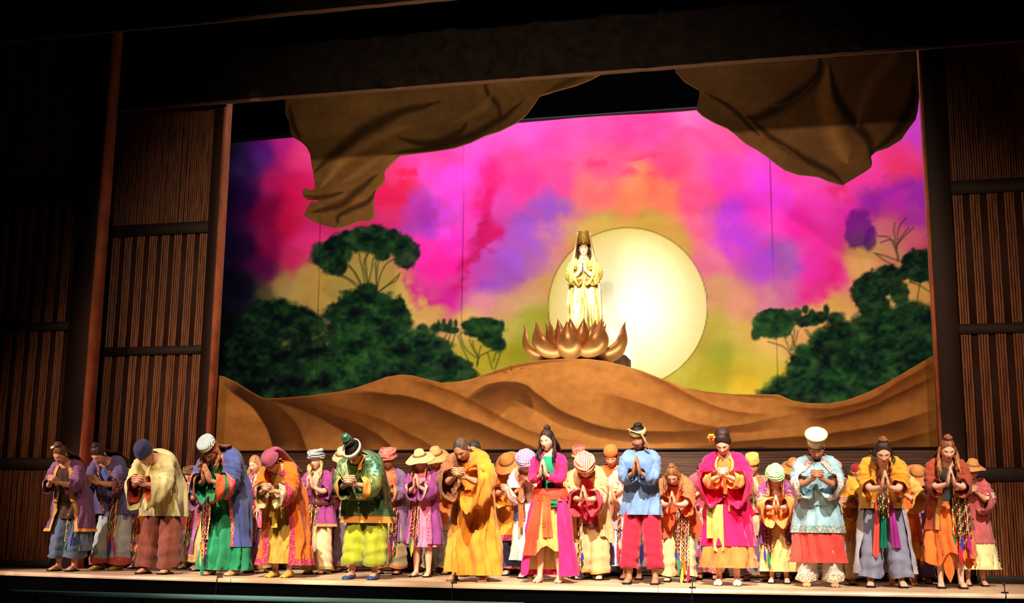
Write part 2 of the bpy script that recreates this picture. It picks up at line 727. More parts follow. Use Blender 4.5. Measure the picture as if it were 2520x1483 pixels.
def cane_bundles(x0, x1, z0, z1, y, parent, step=0.197, r=0.0155):
    """groups of four taller canes tied side by side, a gap between the groups"""
    key = (round(z0, 3), round(z1, 3))
    x = x0 + step * 0.4
    while x < x1 - step * .25:
        if key not in _bundle or random.random() < .35:
            parts = []
            for i in range(4):
                xx = (i - 1.5) * 2 * r
                yy = -0.012 * random.random()
                z = z0
                while z < z1 - .02:
                    zz = min(z1, z + random.uniform(.32, .62))
                    if z1 - zz < .1:
                        zz = z1
                    rr = r * random.uniform(.86, .97)
                    parts.append(pole(xx, z + .004, zz - .004, rr, yy))
                    # node ring
                    if zz < z1:
                        parts.append(pole(xx, zz - .010, zz + .010, rr * 1.13, yy))
                    z = zz
            V, F = join(parts)
            o = mk('bamboo_bundle', V, F, M_CANE, parent, loc=(x, y, 0))
            _bundle[key] = o.data
        else:
            o = bpy.data.objects.new('bamboo_bundle', _bundle[key])
            COL.objects.link(o)
            o.parent = parent
            o.location = (x, y, 0)
        x += step


def portal_leg(name, label, x_in, x_out, Y, ztop, rails, post, depth):
    """framed bamboo portal leg: inner post, rails, backing, cane panels"""
    s = 1 if x_out > x_in else -1
    root = bpy.data.objects.new(name, None)
    COL.objects.link(root)
    structure(root)
    root['label'] = label
    lo, hi = min(x_in, x_out), max(x_in, x_out)
    mkbox('backing_board', (lo + .02, hi, Y + .05, Y + depth, 0, ztop), plain('dark_backing', (20, 12, 9), .8), root)
    p = (x_in, x_in + s * post)
    mkbox('post', (min(p), max(p), Y - .05, Y + .05, 0, ztop), M_POST, root, .006)
    e = (x_in - s * .012, x_in + s * .02)
    mkbox('edge_board', (min(e), max(e), Y - .055, Y + depth + .02, 0, ztop), M_EDGE, root)
    px0, px1 = (lo, hi - post) if s < 0 else (lo + post, hi)
    zs = [0.0] + list(rails) + [ztop]
    for i, z in enumerate(rails):
        hh = (.075, .06, .085)[i]
        mkbox('rail', (px0, px1, Y - .035, Y + .05, z - hh, z + hh), M_RAIL, root, .005)
    mkbox('skirting', (px0, px1, Y - .035, Y + .05, 0, .09), M_RAIL, root, .005)
    hs = [.09] + [(.075, .06, .085)[i] for i in range(3)] + [0]
    for i in range(4):
        z0 = zs[i] + hs[i]
        z1 = zs[i + 1] - (hs[i + 1] if i < 3 else 0)
        if i in (1, 2):
            mkbox('panel_back', (px0, px1, Y + .03, Y + .05, z0, z1), plain('red_brown_panel', (58, 30, 22), .8), root)
            cane_bundles(px0, px1, z0, z1, Y + .012, root)
        else:
            cane_fill('cane_panel', px0, px1, z0, z1, Y + .02, root)
    return root


portal_leg('wall_left_front', 'dim bamboo portal leg at the far left edge of the stage', -9.27, -12.6, 1.9, 9.2, (1.35, 3.19, 5.0), .34, .17)
portal_leg('wall_left', 'bamboo portal leg with red-brown edge left of the painted drop', -8.0, -10.7, 2.9, 8.3, (1.25, 2.98, 4.74), .17, .12)
portal_leg('wall_right', 'bamboo portal leg right of the painted drop', 1.53, 4.0, 2.9, 8.3, (1.25, 2.98, 4.74), .28, .12)


def header(name, label, x0, x1, Y, z0, z1, c, seed):
    """crumpled paper-like header with raised vine-like creases"""
    nx, nz = 360, 64
    X, Z = np.meshgrid(np.linspace(x0, x1, nx), np.linspace(z0, z1, nz))
    wx = X + 0.5 * fbm(X * .9, Z * .9, 2, seed)
    wz = Z + 0.6 * fbm(X * .8 + 7, Z * .8, 2, seed + 1)
    r1 = 1 - np.abs(2 * fbm(wx * 1.1, wz * 1.6, 2, seed + 2) - 1)
    r2 = 1 - np.abs(2 * fbm(wx * 2.6, wz * 2.3, 3, seed + 3) - 1)
    d = 0.09 * r1 ** 9 + 0.05 * r2 ** 6 + 0.05 * fbm(X * 5, Z * 5, 3, seed + 5)
    e = np.clip((Z - z0) / .06, 0, 1)
    Yy = Y - d * e - .02 * (1 - e)
    V = np.stack([X, Yy, Z], -1).reshape(-1, 3)
    m = plain('crumpled_header_%d' % seed, c, 0.85, 0, 0.35, 6)
    m.node_tree.nodes['Principled BSDF'].inputs['Specular IOR Level'].default_value = 0.08
    root = structure(mk(name, V, quads(nz, nx)[:, ::-1], m))
    root['label'] = label
    # ragged lower lip
    xs = np.linspace(x0, x1, 260)
    P = np.stack([xs, np.full_like(xs, Y - .035), z0 + .012 * (fbm(xs * 6, xs * 0, 3, seed) - .5)], 1)
    V, F = tube(P, 0.014, 0.03, 6)
    mk('lower_lip', V, clean(F), plain('header_lip', (104, 70, 52), .6), root)
    mk('header_back', *box(x0, x1, Y + .0, Y + .05, z0 + .01, z1), M_BLACK, root, smooth=False)
    return root


header('trim_1', 'dark crumpled header nearest the house, across the top left', -13.2, 4.6, 1.78, 7.31, 10.4, (12, 11, 10), 3)
header('trim_2', 'wide dark crumpled header across the stage above the painted drop', -9.9, 4.6, 2.78, 6.53, 9.2, (20, 15, 11), 8)

# low wall of thin horizontal reeds behind the singers
lw = bpy.data.objects.new('wall_low', None)
COL.objects.link(lw)
structure(lw)
lw['label'] = 'low brown wall of horizontal reeds under the painted dunes'
mkbox('wall_core', (-8.6, 2.2, 3.06, 3.16, 0, 1.57), plain('wall_core_brown', (38, 20, 13), .8), lw)
cane_fill('reed_facing', -8.6, 2.2, 0.02, 1.56, 3.05, lw, 0.019, True).data.materials[0] = bamboomat((2.2, 20, 60), .62)
mkbox('wall_cap', (-8.6, 2.2, 3.02, 3.17, 1.56, 1.585), M_RAIL, lw)


# ------------------------------------------------------------------ painted cut-outs and drop
def painted_cutout(name, poly, Y, paint, nx, nz, thick, mat, bounds=None):
    """flat painted scenery with a sawn outline: grid cells inside the outline, rim snapped on to it"""
    P = np.array([[on_y(x, y, Y)[0], on_y(x, y, Y)[2]] for x, y in poly])
    x0, z0 = P.min(0) - .02
    x1, z1 = P.max(0) + .02
    gx, gz = np.linspace(x0, x1, nx), np.linspace(z0, z1, nz)
    if bounds:
        gz = np.r_[np.linspace(z0, bounds, 10)[:-1], np.linspace(bounds, z1, nz)]
    X, Z = np.meshgrid(gx, gz)
    ins = np.zeros(X.shape, bool)
    n = len(P)
    for i in range(n):
        a, b = P[i], P[(i + 1) % n]
        c = ((a[1] > Z) != (b[1] > Z)) & (X < (b[0] - a[0]) * (Z - a[1]) / (b[1] - a[1] + 1e-12) + a[0])
        ins ^= c
    cell = ins[:-1, :-1] | ins[1:, :-1] | ins[:-1, 1:] | ins[1:, 1:]
    used = np.zeros(X.shape, bool)
    for dz in (0, 1):
        for dx in (0, 1):
            used[dz:dz + cell.shape[0], dx:dx + cell.shape[1]] |= cell
    snap = used & ~ins
    si = np.argwhere(snap)
    q = np.stack([X[snap], Z[snap]], 1)
    best = np.full(len(q), 1e9)
    res = q.copy()
    for i in range(n):
        a, b = P[i], P[(i + 1) % n]
        d = b - a
        t = np.clip(((q - a) @ d) / (d @ d + 1e-12), 0, 1)
        pr = a + t[:, None] * d
        dd = np.linalg.norm(q - pr, axis=1)
        mm = dd < best
        best[mm] = dd[mm]
        res[mm] = pr[mm]
    X[snap], Z[snap] = res[:, 0], res[:, 1]
    idx = -np.ones(X.shape, int)
    idx[used] = np.arange(used.sum())
    V = np.stack([X[used], np.full(used.sum(), Y), Z[used]], 1)
    I = idx
    F = np.stack([I[:-1, :-1], I[:-1, 1:], I[1:, 1:], I[1:, :-1]], -1)[cell]
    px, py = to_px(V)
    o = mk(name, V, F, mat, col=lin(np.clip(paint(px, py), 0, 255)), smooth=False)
    md = o.modifiers.new('thickness', 'SOLIDIFY')
    md.thickness = thick
    md.offset = -1
    return o


def stroke(c, px, py, line, width, color, alpha=1.0, soft=.6, taper=True, seed=1, wob=6):
    """brush stroke over colour array c"""
    wx = px + wob * (fbm(px / 40, py / 40, 3, seed) - .5) * 2
    wy = py + wob * (fbm(px / 40 + 9, py / 40, 3, seed + 1) - .5) * 2
    d, t = seg_dist(wx, wy, curve2(line, 60))
    w = width * (np.sin(np.clip(t, 0.02, .98) * math.pi) ** .6 if taper else 1.0)
    a = np.clip((w - d) / (w * soft + 1e-6), 0, 1)
    a = a * a * (3 - 2 * a) * alpha
    return c * (1 - a[..., None]) + np.array(color, float) * a[..., None]


def fold(c, px, py, line, width, color, alpha=.85, below=True, seed=3, wob=4):
    """painted drapery fold: a crisp edge shaded away to one side, thinning out at both ends"""
    wx = px + wob * (fbm(px / 60, py / 60, 3, seed) - .5) * 2
    wy = py + wob * (fbm(px / 60 + 9, py / 60, 3, seed + 1) - .5) * 2
    L = curve2(line, 70)
    best = np.full(px.shape, 1e9)
    frac = np.zeros(px.shape)
    sgn = np.zeros(px.shape)
    n = len(L) - 1
    for i in range(n):
        a, d = L[i], L[i + 1] - L[i]
        t = np.clip(((wx - a[0]) * d[0] + (wy - a[1]) * d[1]) / (d @ d + 1e-9), 0, 1)
        q = np.hypot(wx - a[0] - t * d[0], wy - a[1] - t * d[1])
        m = q < best
        best = np.where(m, q, best)
        frac = np.where(m, (i + t) / n, frac)
        sgn = np.where(m, d[0] * (wy - a[1]) - d[1] * (wx - a[0]), sgn)
    on = (sgn > 0) if below else (sgn < 0)
    end = np.clip(np.sin(np.clip(frac, 0, 1) * math.pi) * 1.9, 0, 1)
    w_ = width * 1.3 * (.35 + .65 * end)
    a = np.where(on, np.exp(-(best / w_) ** 1.5), np.clip(1 - best / 3.0, 0, 1)) * end * alpha
    a = np.where((frac <= 0.001) | (frac >= .999), 0, a)
    return c * (1 - a[..., None]) + np.array(color, float) * a[..., None]


def paint_dunes(px, py):
    n = fbm(px / 150, py / 40, 4, 21)
    n2 = fbm(px / 30 + py / 60, py / 14, 3, 22)
    c = np.array((206, 138, 68.)) + (n[:, None] - .5) * np.array((44, 40, 30.)) + (n2[:, None] - .5) * np.array((22, 18, 12.))
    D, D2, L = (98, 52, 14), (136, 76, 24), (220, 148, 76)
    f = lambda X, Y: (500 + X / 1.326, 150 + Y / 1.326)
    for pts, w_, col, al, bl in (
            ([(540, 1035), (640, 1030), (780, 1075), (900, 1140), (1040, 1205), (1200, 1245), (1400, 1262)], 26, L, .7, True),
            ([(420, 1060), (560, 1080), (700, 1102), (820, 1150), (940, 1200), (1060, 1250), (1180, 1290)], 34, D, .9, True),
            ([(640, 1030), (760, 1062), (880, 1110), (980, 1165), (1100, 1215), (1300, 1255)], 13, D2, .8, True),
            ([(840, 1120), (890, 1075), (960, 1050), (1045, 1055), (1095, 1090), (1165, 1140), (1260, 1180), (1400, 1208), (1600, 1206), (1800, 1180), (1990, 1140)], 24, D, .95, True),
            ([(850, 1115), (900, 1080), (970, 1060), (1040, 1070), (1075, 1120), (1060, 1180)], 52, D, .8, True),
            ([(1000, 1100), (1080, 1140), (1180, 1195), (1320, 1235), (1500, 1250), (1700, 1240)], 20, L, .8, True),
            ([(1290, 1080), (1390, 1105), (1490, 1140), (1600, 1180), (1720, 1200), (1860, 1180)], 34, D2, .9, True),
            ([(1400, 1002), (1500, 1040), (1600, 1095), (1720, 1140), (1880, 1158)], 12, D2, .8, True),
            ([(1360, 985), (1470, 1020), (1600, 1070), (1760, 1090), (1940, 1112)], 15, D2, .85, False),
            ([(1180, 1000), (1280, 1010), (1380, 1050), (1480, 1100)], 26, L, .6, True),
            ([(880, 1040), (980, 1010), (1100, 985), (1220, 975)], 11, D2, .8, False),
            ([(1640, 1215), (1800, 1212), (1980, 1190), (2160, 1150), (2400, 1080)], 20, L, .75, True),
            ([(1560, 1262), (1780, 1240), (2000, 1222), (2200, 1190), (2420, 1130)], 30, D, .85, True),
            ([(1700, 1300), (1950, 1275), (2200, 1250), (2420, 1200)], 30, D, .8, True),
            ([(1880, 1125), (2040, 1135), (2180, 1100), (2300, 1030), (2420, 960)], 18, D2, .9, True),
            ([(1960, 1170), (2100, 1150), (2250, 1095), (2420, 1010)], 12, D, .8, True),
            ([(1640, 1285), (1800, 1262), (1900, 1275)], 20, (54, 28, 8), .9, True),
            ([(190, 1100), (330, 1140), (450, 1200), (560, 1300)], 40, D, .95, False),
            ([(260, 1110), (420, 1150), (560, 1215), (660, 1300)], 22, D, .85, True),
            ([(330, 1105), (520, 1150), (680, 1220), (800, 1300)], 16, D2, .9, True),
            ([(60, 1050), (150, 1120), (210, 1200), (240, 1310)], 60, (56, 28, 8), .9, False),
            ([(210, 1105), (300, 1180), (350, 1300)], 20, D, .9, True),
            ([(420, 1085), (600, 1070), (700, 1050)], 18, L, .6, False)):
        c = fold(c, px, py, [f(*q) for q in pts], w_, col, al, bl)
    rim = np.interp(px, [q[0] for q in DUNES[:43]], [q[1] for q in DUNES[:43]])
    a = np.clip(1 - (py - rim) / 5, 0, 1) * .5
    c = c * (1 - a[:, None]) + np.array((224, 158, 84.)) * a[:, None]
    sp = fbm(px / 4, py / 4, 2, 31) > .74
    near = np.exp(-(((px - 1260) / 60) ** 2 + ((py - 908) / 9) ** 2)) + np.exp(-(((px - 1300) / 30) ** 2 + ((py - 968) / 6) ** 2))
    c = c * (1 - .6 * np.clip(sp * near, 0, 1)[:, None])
    return c * .86


DUNES = [(450, 945), (530, 922), (548, 925), (580, 940), (612, 960), (640, 976), (655, 980), (700, 978), (770, 972), (840, 962), (880, 952), (920, 938),
         (950, 927), (985, 921), (1015, 923), (1050, 932), (1085, 941), (1130, 938), (1160, 932), (1200, 918), (1250, 900), (1300, 889), (1350, 884), (1400, 882),
         (1450, 883), (1490, 888), (1530, 897), (1580, 912), (1630, 932), (1680, 952), (1740, 963), (1800, 969), (1860, 970), (1915, 970), (1950, 985), (1985, 991),
         (2040, 992), (2080, 985), (2130, 967), (2180, 943), (2240, 907), (2300, 872), (2380, 826), (2380, 1424), (450, 1388)]
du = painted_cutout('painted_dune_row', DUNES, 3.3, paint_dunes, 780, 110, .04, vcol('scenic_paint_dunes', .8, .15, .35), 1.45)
tag(du, 'long painted cut-out of rolling orange-brown sand dunes across the stage', 'scenery')


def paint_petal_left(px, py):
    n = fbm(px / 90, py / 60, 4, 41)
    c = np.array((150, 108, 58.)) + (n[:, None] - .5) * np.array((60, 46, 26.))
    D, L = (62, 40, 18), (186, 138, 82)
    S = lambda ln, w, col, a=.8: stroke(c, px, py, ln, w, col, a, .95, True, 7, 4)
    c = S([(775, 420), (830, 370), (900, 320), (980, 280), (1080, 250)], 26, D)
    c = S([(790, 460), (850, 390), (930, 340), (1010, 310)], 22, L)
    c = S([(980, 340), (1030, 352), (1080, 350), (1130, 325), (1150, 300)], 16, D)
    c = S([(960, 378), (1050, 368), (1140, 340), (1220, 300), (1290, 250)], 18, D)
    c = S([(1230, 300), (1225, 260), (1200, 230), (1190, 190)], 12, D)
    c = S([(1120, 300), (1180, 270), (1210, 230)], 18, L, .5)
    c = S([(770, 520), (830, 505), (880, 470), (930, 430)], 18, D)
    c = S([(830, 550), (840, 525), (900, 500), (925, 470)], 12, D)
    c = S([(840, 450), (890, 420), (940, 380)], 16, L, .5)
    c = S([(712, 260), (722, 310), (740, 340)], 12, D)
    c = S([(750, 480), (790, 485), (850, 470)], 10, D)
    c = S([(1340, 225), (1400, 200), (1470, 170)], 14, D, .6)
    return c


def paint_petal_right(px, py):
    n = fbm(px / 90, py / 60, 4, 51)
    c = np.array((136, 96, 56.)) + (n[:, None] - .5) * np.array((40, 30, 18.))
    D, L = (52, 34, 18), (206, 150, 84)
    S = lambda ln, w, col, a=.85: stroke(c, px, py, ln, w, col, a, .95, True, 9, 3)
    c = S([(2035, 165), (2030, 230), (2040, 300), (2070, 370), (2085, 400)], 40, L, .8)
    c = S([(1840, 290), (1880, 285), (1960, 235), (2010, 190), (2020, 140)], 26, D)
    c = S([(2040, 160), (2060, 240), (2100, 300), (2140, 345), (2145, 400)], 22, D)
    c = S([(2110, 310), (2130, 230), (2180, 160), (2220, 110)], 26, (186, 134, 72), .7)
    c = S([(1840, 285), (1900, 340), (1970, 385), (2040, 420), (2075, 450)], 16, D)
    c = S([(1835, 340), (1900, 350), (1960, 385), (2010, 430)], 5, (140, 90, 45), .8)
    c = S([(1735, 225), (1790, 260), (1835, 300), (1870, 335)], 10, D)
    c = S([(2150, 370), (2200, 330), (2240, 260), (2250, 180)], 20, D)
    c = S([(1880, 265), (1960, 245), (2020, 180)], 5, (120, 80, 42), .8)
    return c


PETAL_L = [(700, 60), (701, 257), (702, 282), (711, 300), (715, 327), (722, 338), (740, 348), (754, 361), (763, 378), (767, 407), (772, 432), (775, 453), (772, 468),
           (760, 466), (751, 462), (745, 468), (744, 477), (752, 489), (765, 491), (785, 489), (783, 495), (765, 498), (758, 507), (749, 530), (765, 541), (790, 552),
           (822, 560), (854, 556), (883, 543), (910, 543), (920, 534), (920, 514), (918, 493), (919, 477), (926, 464), (940, 452), (946, 439), (944, 421), (958, 405),
           (983, 382), (1019, 377), (1069, 371), (1115, 364), (1158, 350), (1190, 334), (1226, 323), (1269, 302), (1294, 282), (1315, 254), (1326, 236), (1369, 223),
           (1419, 209), (1454, 195), (1520, 160), (1520, 60)]
PETAL_R = [(1640, 60), (1662, 176), (1684, 200), (1722, 222), (1720, 241), (1714, 270), (1728, 284), (1757, 301), (1790, 315), (1812, 332), (1834, 352), (1863, 368),
           (1888, 385), (1910, 403), (1932, 418), (1965, 429), (2013, 434), (2038, 445), (2073, 455), (2089, 445), (2126, 423), (2144, 410), (2146, 401), (2143, 383),
           (2155, 372), (2184, 363), (2217, 343), (2235, 317), (2254, 292), (2259, 270), (2263, 233), (2272, 190), (2320, 150), (2320, 60)]
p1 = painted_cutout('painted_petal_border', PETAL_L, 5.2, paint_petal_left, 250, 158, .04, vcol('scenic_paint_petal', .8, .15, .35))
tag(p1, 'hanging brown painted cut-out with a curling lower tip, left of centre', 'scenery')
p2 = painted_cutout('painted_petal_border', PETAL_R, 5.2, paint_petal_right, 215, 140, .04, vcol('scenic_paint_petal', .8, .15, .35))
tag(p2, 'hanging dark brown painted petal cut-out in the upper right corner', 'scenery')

for po, pxs in ((p1, (760, 1000, 1300)), (p2, (1720, 1960, 2240))):
    for x_ in pxs:
        q_ = on_y(x_, 100, 5.2)
        mk('hanging_line', *(lambda t: (t[0], clean(t[1])))(tube([(q_[0], 5.22, q_[2]), (q_[0], 5.22, 12.02)], .006, n=5)), M_BLACK, po)

# ---- the painted sky drop
SKY = """
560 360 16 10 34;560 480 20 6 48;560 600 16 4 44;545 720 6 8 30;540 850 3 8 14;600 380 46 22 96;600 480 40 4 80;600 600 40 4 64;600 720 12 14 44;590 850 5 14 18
650 370 96 30 160;700 350 214 40 172;740 380 255 60 160;680 440 206 24 120;730 470 240 30 120;660 520 140 6 84;720 540 220 24 96;760 580 236 40 150;660 590 150 8 92
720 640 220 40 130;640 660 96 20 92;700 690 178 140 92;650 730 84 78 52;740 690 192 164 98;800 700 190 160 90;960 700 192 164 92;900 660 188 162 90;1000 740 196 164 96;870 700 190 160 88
960 420 242 60 150;1010 400 255 70 200;960 490 240 40 112;1000 460 236 44 110;940 540 226 40 130;1060 430 255 70 240;1020 500 200 60 220;1060 520 176 56 214;1100 470 255 72 250;1090 400 255 60 180
1150 420 255 66 235;1110 540 214 70 224;1050 560 176 58 212;1110 600 244 44 222;1040 620 246 46 210;1080 660 240 34 196;1150 530 250 60 220;1150 370 255 84 240;1220 340 255 80 220;1210 440 236 36 150
1260 400 255 66 176;1300 320 255 74 214;1400 340 255 74 190;1500 310 255 66 176;1600 330 255 66 176;1700 290 255 92 196;1780 330 255 84 180;1650 400 255 72 150;1500 400 255 74 150;1380 440 255 66 170
1300 470 255 64 190;1250 500 226 70 210;1200 590 196 60 190;1340 520 186 84 214;1290 570 164 78 214;1230 620 160 74 212;1180 680 180 60 196;1250 680 148 74 200;1300 640 168 100 190;1360 580 196 120 160
1400 520 214 120 150;1450 470 250 110 130;1550 460 252 136 110;1640 470 255 124 112;1430 570 190 150 96;1480 560 190 158 84;1600 560 186 152 78;1670 590 190 150 84;1720 480 250 84 160;1740 560 224 100 170
1780 440 250 66 210;1860 440 244 70 246;1820 520 232 58 240;1760 640 212 110 172;1800 600 210 70 220;1850 600 196 70 226;1900 520 246 56 226;1940 450 255 66 214;1880 660 166 84 206;1930 640 158 86 206
1960 560 242 44 206;2010 500 250 52 214;2080 520 238 48 206;2030 600 238 50 196;2000 660 226 50 206;2050 680 222 44 176;1980 720 216 46 170;2000 430 255 84 226;2070 470 250 60 190;2140 440 255 62 196
2200 420 255 66 150;2260 330 214 66 250;2240 400 255 64 170;2200 480 206 44 214;2260 460 180 50 222;2150 500 170 40 190;2260 540 184 44 196;2180 560 224 110 150;2250 590 226 100 140;2130 610 218 164 106
2100 660 216 160 108;2200 640 222 140 120;2290 640 214 60 120;2160 700 206 160 98;2260 700 206 156 96;1100 720 190 44 176;1060 700 212 60 180;1130 740 196 90 176;1180 740 206 128 170;1250 750 196 150 136
1050 760 198 160 104;1150 790 206 168 112;1310 720 192 146 130;1250 800 168 160 84;1320 790 148 150 60;1340 700 190 152 108;1300 870 134 138 40;1250 880 150 144 46;1200 900 160 150 50;1100 900 158 146 48
1760 720 192 140 120;1760 800 168 150 70;1820 740 206 144 140;1880 740 196 120 170;1940 720 190 100 180;1830 810 190 162 92;1900 800 208 166 108;2000 780 206 160 104;1780 880 140 144 54;1830 900 178 160 64
1750 930 160 150 50;1820 950 196 164 50;1900 960 176 156 52;2060 760 204 158 100;2150 760 196 152 92;2260 800 190 150 88;900 800 150 140 66;700 800 90 96 52;2000 900 176 150 60;2200 900 150 134 54
1350 860 140 138 44;1400 900 150 144 50;1700 900 176 162 76;1545 1000 176 160 70"""
SKYP = np.array([[float(v) for v in s.split()] for s in SKY.replace('\n', ';').split(';') if s.strip()])  # leftmost points are dark: shade at the drop's left edge put into the colours


def soft_blob(px, py, cx, cy, rx_, ry_, edge, seed, rot=0.0):
    dx, dy = px - cx, py - cy
    if rot:
        dx, dy = dx * math.cos(rot) + dy * math.sin(rot), -dx * math.sin(rot) + dy * math.cos(rot)
    r = np.hypot(dx / rx_, dy / ry_)
    r = r + 0.42 * (fbm(px / 20, py / 20, 3, seed) - .5) + .22 * (fbm(px / 8, py / 8, 2, seed + 3) - .5)
    return np.clip((1 - r) / edge, 0, 1)


TREES = [  # cx, cy, rx, ry, edge, tone, rot
    # tall umbrella tree, left
    (812, 632, 46, 42, .25, .35, 0), (838, 606, 40, 34, .3, .4, 0), (900, 592, 66, 34, .25, .55, 0), (950, 590, 50, 30, .25, .45, 0), (1000, 624, 34, 42, .2, .35, 0), (980, 604, 34, 30, .25, .4, 0), (830, 655, 24, 24, .25, .3, 0),
    (850, 575, 12, 14, .4, .3, 0), (885, 570, 14, 14, .4, .35, 0), (925, 562, 20, 12, .5, .3, 0), (968, 575, 12, 14, .4, .35, 0), (940, 630, 22, 14, .35, .7, 0),
    # cone hill left
    (905, 770, 92, 62, .18, .6, 0), (900, 840, 112, 78, .18, .55, 0), (905, 716, 26, 24, .25, .35, 0), (905, 745, 58, 32, .2, .45, 0), (970, 790, 42, 60, .2, .3, 0), (840, 770, 44, 30, .2, .35, 0),
    (870, 930, 110, 62, .2, .45, 0), (960, 920, 80, 50, .2, .4, 0), (890, 870, 44, 34, .3, .7, 0),
    # left dark mass
    (690, 790, 106, 46, .25, .25, 0), (640, 770, 40, 34, .4, .2, 0), (690, 760, 46, 28, .4, .3, 0), (750, 800, 56, 34, .25, .3, 0), (620, 860, 70, 90, .35, .1, 0), (760, 880, 56, 60, .2, .12, 0), (700, 930, 110, 80, .3, .18, 0), (740, 960, 90, 60, .3, .2, 0), (600, 950, 70, 60, .4, .1, 0),
    # right of the cone
    (1030, 850, 40, 48, .25, .65, 0), (1060, 870, 60, 50, .2, .45, 0), (1020, 890, 66, 60, .2, .25, 0), (1120, 910, 70, 34, .22, .3, .5), (1070, 920, 90, 40, .22, .35, 0), (1040, 815, 18, 20, .35, .5, 0),
    (1090, 806, 22, 12, .35, .5, 0), (1080, 796, 6, 12, .5, .4, 0), (1092, 794, 6, 12, .5, .4, 0), (1108, 796, 8, 14, .5, .4, 0), (1122, 796, 6, 12, .5, .4, 0), (1070, 808, 14, 14, .4, .4, 0), (1110, 812, 24, 10, .35, .5, 0),
    (1190, 808, 52, 28, .2, .55, 0), (1190, 792, 40, 14, .3, .3, 0), (1205, 835, 34, 22, .25, .6, .3), (1228, 848, 20, 20, .3, .5, 0), (1150, 800, 16, 14, .35, .5, 0), (1235, 800, 8, 16, .5, .4, 0),
    # right umbrella tree
    (1905, 800, 52, 34, .2, .6, 0), (1915, 772, 44, 16, .25, .3, 0), (1862, 820, 14, 18, .35, .4, 0), (1870, 795, 20, 20, .35, .45, 0), (1960, 775, 16, 16, .3, .3, 0), (1990, 790, 34, 16, .25, .3, 0), (1982, 762, 10, 14, .4, .25, 0), (2012, 780, 30, 16, .3, .3, 0), (2034, 764, 9, 18, .4, .25, 0), (2060, 785, 26, 20, .4, .5, 0), (1998, 770, 8, 12, .4, .3, 0),
    # right hill
    (2060, 850, 84, 54, .2, .35, -.5), (1990, 900, 52, 56, .2, .2, 0), (2060, 920, 100, 60, .2, .45, 0), (2140, 800, 54, 30, .25, .3, 0), (2200, 800, 80, 44, .2, .45, 0), (2230, 860, 90, 80, .2, .45, 0), (2130, 890, 80, 70, .22, .5, 0), (1940, 950, 60, 34, .4, .35, 0), (2000, 970, 80, 34, .25, .2, 0), (2110, 960, 90, 40, .25, .35, 0), (2280, 840, 60, 90, .2, .35, 0), (1900, 965, 40, 16, .5, .3, 0),
    (2140, 720, 44, 54, .2, .2, .3), (2180, 690, 44, 36, .2, .2, -.5), (2150, 750, 40, 30, .25, .2, 0), (2215, 722, 24, 34, .25, .45, 0), (2225, 670, 14, 20, .4, .25, 0), (2240, 755, 40, 20, .4, .5, 0),
    (2270, 652, 54, 42, .2, .35, 0), (2240, 640, 24, 18, .3, .3, 0), (2300, 650, 40, 40, .2, .35, 0)]
PURPLE = [(2112, 565, 38, 56, .25, 0), (2140, 590, 20, 34, .4, 0), (2145, 565, 10, 12, .4, 0)]
_rt = random.Random(5)
for _t in list(TREES):
    if _t[2] > 36 and _t[3] > 26:
        for _k in range(int(_t[2] * _t[3] / 420) + 3):
            _a, _r = _rt.uniform(0, 6.28), math.sqrt(_rt.random()) * .85
            _s = _rt.uniform(9, 20)
            TREES.append((_t[0] + _t[2] * _r * math.cos(_a), _t[1] + _t[3] * _r * math.sin(_a), _s * 1.3, _s, .55, min(1, max(0, _t[5] + _rt.uniform(-.4, .45))), 0))
